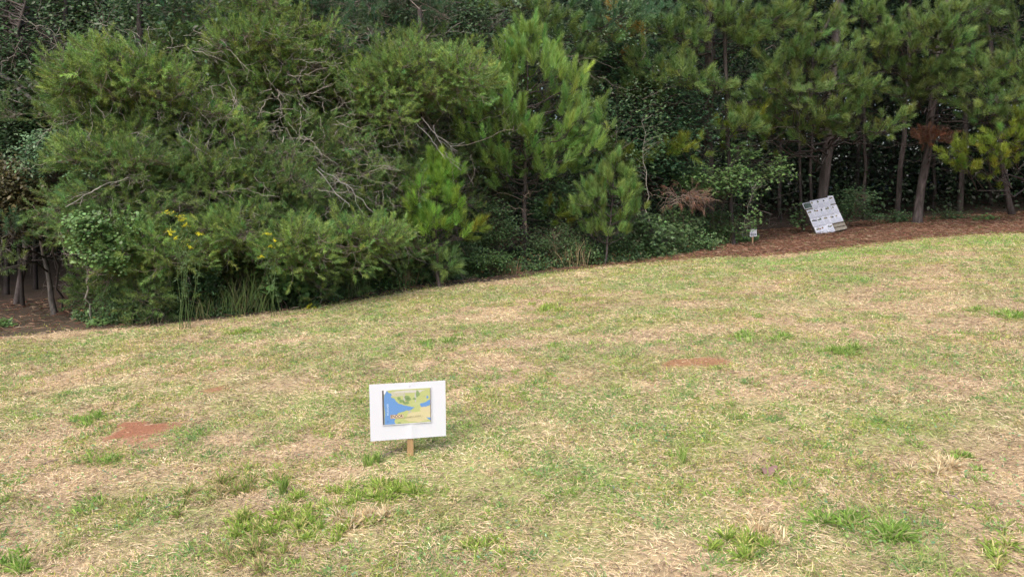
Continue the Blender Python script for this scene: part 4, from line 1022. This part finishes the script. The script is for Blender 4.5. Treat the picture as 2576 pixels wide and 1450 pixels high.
# goldenrod
def goldenrod(base, plumes, Yb, lab):
    rt = thing('goldenrod', lab, 'flower', base)
    b, fl, lf = Buf(), Buf(), Buf()
    for (px, py) in plumes:
        tip = W(px, py, Yb); s = base + np.array([rng.normal() * .05, rng.normal() * .03, 0])
        c = curves(s, tip, 12, (rng.normal() * .05, 0, .12), .006)[0]
        tubes(b, c[None], np.linspace(.004, .002, 12)[None], 4, (.10, .15, .05))
        n = 45; t = rng.integers(3, 11, n); leaves(lf, c[t] + rng.normal(size=(n, 3)) * .02, .055, 'lance', GM)
        for k in range(4):
            e = tip + np.array([rng.normal() * .035, rng.normal() * .03, -.02 - .06 * rng.random()])
            m = 34; tt = rng.random((m, 1)); P = c[-2] * (1 - tt) + e * tt + rng.normal(size=(m, 3)) * .007
            leaves(fl, P, .012, 'rhomb', (.78, .72, .04), cv=.2)
    b.build('stem', M_TWIG, rt); lf.build('leaves', M_LEAF, rt); fl.build('flower_plume', M_FLOWER, rt)
Yb = 9.95; g0 = np.array([W(455, 700, Yb)[0], Yb, float(ground_z(W(455, 700, Yb)[0], Yb))])
goldenrod(g0, [(417, 523), (463, 533), (430, 571), (437, 587), (424, 574), (500, 575), (448, 540), (482, 610), (468, 555)], Yb, 'tall goldenrod with bright yellow plumes standing out of the thicket at left')
Yb = 10.6; g0 = np.array([W(690, 700, Yb)[0], Yb, float(ground_z(W(690, 700, Yb)[0], Yb))])
goldenrod(g0, [(655, 635), (682, 610), (690, 592), (676, 575)], Yb, 'fading goldenrod with thin yellow sprays right of the taller one')
g0 = G(775, 778); goldenrod(g0 + np.array([.15, .2, 0]), [(770, 768), (782, 762), (776, 775), (790, 770)], g0[1], 'goldenrod fallen over onto the lawn edge')

# tall grass at the edge
def tallgrass(px, d, w, h, n, lab, cols=((.14, .2, .06), (.24, .23, .11), (.10, .16, .05))):
    p = edge_pt(px, d); b = Buf()
    x = p[0] + rng.normal(size=n) * w * .35; y = p[1] + rng.normal(size=n) * .12
    A = np.stack([x, y, ground_z(x, y)], 1); L = h * rng.uniform(.35, 1.1, n)
    dr = nrm(np.stack([rng.normal(size=n) * .28, rng.normal(size=n) * .22, np.ones(n)], 1)); sd = np.stack([np.ones(n), rng.normal(size=n) * .5, np.zeros(n)], 1) * .0042
    m1 = A + dr * (L * .5)[:, None]; dr2 = nrm(dr + np.stack([rng.normal(size=n) * .3, rng.normal(size=n) * .2, -.1 * np.ones(n)], 1)); tp = m1 + dr2 * (L * .5)[:, None]
    V = np.stack([A - sd, A + sd, m1 + sd, tp, m1 - sd], 1); c = pick(cols, n)
    b.add(V, np.arange(n * 5).reshape(n, 5), np.repeat(np.clip(c, .01, 1), 5, 0)); tag(b.build('tall_grass', M_GRASS), lab, 'tall grass', 'tall grasses at the lawn edge')
tallgrass(590, -.12, .30, .6, 80, 'tall wispy grass stand below the left goldenrod')
tallgrass(650, -.15, .35, .75, 100, 'tallest green grass stand between the goldenrod and the oak seedling')
tallgrass(520, -.1, .30, .4, 80, 'shorter grass tuft left of the wispy stand')
tallgrass(830, -.12, .25, .55, 90, 'thin grass tuft in front of the dark leafy shrub')
tallgrass(890, -.12, .30, .6, 110, 'grass tuft left of the yellow-green seedling')
tallgrass(1010, -.1, .3, .4, 90, 'brownish grass tuft left of the small bright pine', ((.34, .24, .14), (.25, .25, .1)))
tallgrass(1280, -.1, .3, .3, 90, 'brown dead grass tuft at the foot of the tall young pine', ((.38, .22, .13), (.3, .2, .12), (.2, .22, .08)))
tallgrass(1440, .0, .5, .6, 60, 'sparse dry stalks between the two young pines', ((.4, .3, .18), (.3, .26, .12)))
tallgrass(1810, .3, .2, .8, 36, 'dark upright weed stalks left of the small trail sign', ((.2, .2, .1), (.15, .12, .06)))
tallgrass(380, -.08, .5, .3, 160, 'dense low grass fringe under the narrow-leaved shrub')

# ground cover hugging the tree line, and the thicket that fills the spaces
b = Buf(); n = 26000
px = rng.uniform(180, 1900, n); dd = np.abs(rng.normal(size=n)) * .42 - .18 + .2 * (vn(px, px * 0, 60, 2) - .5)
Yv = np.interp(px, *TE) + dd; xx = (px - CX) / F / .99 * Yv
hh = rng.random(n) ** 1.4 * (.08 + .5 * np.clip(dd + .2, 0, 1)) * (.4 + 1.1 * vn(xx, Yv, .4, 3))
leaves(b, np.stack([xx, Yv, ground_z(xx, Yv) + .01 + hh], 1), .05, 'oval', pick([GM, GB * .8, GD * 1.3, (.2, .12, .05)], n, [.4, .25, .28, .07]), flat=.45)
tag(b.build('edge_ground_cover', M_LEAF), 'low weeds and creepers fringing the foot of the thicket', 'ground cover', kind='stuff')
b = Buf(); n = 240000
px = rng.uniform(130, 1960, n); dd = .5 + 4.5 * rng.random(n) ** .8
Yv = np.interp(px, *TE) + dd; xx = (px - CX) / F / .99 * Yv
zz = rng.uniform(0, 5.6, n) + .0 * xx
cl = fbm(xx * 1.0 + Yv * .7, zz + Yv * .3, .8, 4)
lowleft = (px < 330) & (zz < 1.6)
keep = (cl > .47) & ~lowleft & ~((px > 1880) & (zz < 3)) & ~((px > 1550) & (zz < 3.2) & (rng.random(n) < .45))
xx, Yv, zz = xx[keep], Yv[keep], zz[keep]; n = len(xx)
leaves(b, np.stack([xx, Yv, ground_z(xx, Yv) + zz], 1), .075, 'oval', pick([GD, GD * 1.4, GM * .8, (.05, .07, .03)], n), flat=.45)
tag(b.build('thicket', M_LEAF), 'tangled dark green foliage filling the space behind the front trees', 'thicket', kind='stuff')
b = Buf(); n = 600   # tangled brown twigs inside the thicket
px = rng.uniform(100, 1950, n); Yv = np.interp(px, *TE) + rng.uniform(.8, 4, n); xx = (px - CX) / F / .99 * Yv
A = np.stack([xx, Yv, ground_z(xx, Yv) + rng.uniform(.1, 4.6, n)], 1); E = A + nrm(rdir(n) * [1, .5, 1.1]) * rng.uniform(.4, 1.6, (n, 1)); E[:, 2] = np.maximum(E[:, 2], .05 + ground_z(E[:, 0], E[:, 1]))
crooked(b, A, E, .006, (.2, .165, .145), .03, 2)
tag(b.build('twig_tangle', M_TWIG), 'grey-brown dead twigs tangled through the thicket', 'twigs', kind='stuff')
# canopy added overhead to shade the interior, and the wood behind
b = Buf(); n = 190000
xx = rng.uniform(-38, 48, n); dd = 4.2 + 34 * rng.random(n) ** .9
te = np.interp(pxof(xx, np.full(n, 14.)), *TE); Yv = te + dd; dd = dd - np.where(xx < -4, 2.2, 0); Yv = te + dd; zz = rng.uniform(6.6, 12.5, n)  # canopy set further forward at left to darken that gap
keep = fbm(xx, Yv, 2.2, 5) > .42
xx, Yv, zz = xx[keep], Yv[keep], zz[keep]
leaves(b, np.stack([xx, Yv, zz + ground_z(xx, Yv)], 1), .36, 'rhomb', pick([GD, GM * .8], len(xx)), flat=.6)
tag(b.build('shade_canopy', M_LEAF), 'leaf canopy added above and behind the front trees to shade the wood', 'canopy', kind='stuff')
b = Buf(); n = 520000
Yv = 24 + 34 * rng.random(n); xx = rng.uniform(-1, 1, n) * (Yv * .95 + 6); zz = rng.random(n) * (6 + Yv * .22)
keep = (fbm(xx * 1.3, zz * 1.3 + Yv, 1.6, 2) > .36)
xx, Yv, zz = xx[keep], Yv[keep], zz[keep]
leaves(b, np.stack([xx, Yv, zz + ground_z(xx, Yv)], 1), np.interp(Yv, [24, 58], [.14, .42]), 'rhomb', pick([GD * .55, GD * .8, (.035, .04, .025)], len(xx)), flat=.4)  # deep leaves darkened: the wood's shade is put into their colour
n = 90000; sd_ = np.sign(rng.normal(size=n)); Yv = rng.uniform(9, 40, n); xx = sd_ * (Yv * .74 + 3 + rng.random(n) * 14); xx = np.where(sd_ < 0, np.minimum(xx, -12), np.maximum(xx, 16)); Yv = np.where(sd_ > 0, np.maximum(Yv, 20), Yv + 2); zz = rng.uniform(0, 12, n)  # side masses added out of view to block light from the flanks
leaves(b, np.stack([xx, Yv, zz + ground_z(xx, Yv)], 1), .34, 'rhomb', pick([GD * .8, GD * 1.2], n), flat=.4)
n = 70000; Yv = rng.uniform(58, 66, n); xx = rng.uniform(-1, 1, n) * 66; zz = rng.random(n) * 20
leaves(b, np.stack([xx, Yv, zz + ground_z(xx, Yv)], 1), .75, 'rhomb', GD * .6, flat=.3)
tag(b.build('far_wood', M_LEAF), 'deep shaded foliage of the wood behind the front trees, with added unseen flanks that block light', 'wood', kind='stuff')
# many plain trunks in the depth
proto = None; rg = np.random.default_rng(8); used = []
for i in range(34):
    Yd = rg.uniform(26, 40); xx_ = rg.uniform(-.8, .8) * Yd
    bb = np.array([xx_, Yd, float(ground_z(xx_, Yd)) - .05])
    if proto is None:
        root = thing('forest_tree', 'slim dark trunk deep in the shade of the wood, far behind the front trees', 'tree', bb, 'slim trunks deep in the wood')
        T, Wd = Buf(), Buf(); path = trunk_path(bb, bb + np.array([.3, 0, 13])); bark_trunk(T, path, .11, .06, DARK_BARK, 9)
        dead_limbs(Wd, path, 2, 8, 14, 1.6, (.11, .09, .08), .012); T.build('trunk', M_BARK, root); Wd.build('dead_branches', M_TWIG, root); proto = root
    else:
        r = proto.copy(); COL.objects.link(r); r.location = bb; r.rotation_euler = (0, 0, rg.uniform(0, 6.28)); sc_ = rg.uniform(.7, 1.3); r.scale = (sc_, sc_, 1)
        for ch in list(proto.children): c = ch.copy(); COL.objects.link(c); c.parent = r

# ================================================================== light, sky, camera
w = bpy.data.worlds.new('World'); SC.world = w; w.use_nodes = True; nt = w.node_tree
sky = nt.nodes.new('ShaderNodeTexSky'); sky.sky_type = 'NISHITA'; sky.sun_disc = False
EL, AZ = math.radians(58), math.radians(205)      # sun behind the camera, high; azimuth clockwise from +Y
sky.sun_elevation = EL; sky.sun_rotation = AZ; sky.dust_density = 4; sky.air_density = 1.0
bg = nt.nodes['Background']; nt.links.new(sky.outputs[0], bg.inputs[0]); bg.inputs[1].default_value = .15
su = bpy.data.lights.new('sun', 'SUN'); su.energy = 1.7; su.angle = math.radians(45); su.color = (1, .96, .9)
so = bpy.data.objects.new('sun', su); COL.objects.link(so)
from mathutils import Vector
d = Vector((math.sin(AZ) * math.cos(EL), math.cos(AZ) * math.cos(EL), math.sin(EL)))
so.rotation_euler = d.to_track_quat('Z', 'Y').to_euler(); so.location = (0, 0, 20)
cam = bpy.data.cameras.new('camera'); co = bpy.data.objects.new('camera', cam); COL.objects.link(co)
co.location = (0, 0, CH); co.rotation_euler = (PI / 2 - PIT, 0, 0)
cam.sensor_width = 36; cam.lens = 36 * F / 2575; cam.clip_end = 1000; cam.clip_start = .05
SC.camera = co
SC.view_settings.view_transform = 'Standard'; SC.view_settings.look = 'None'; SC.view_settings.exposure = .68; SC.view_settings.gamma = 1
SC.cycles.use_denoising = True; SC.cycles.max_bounces = 5; SC.cycles.diffuse_bounces = 3; SC.cycles.transmission_bounces = 3
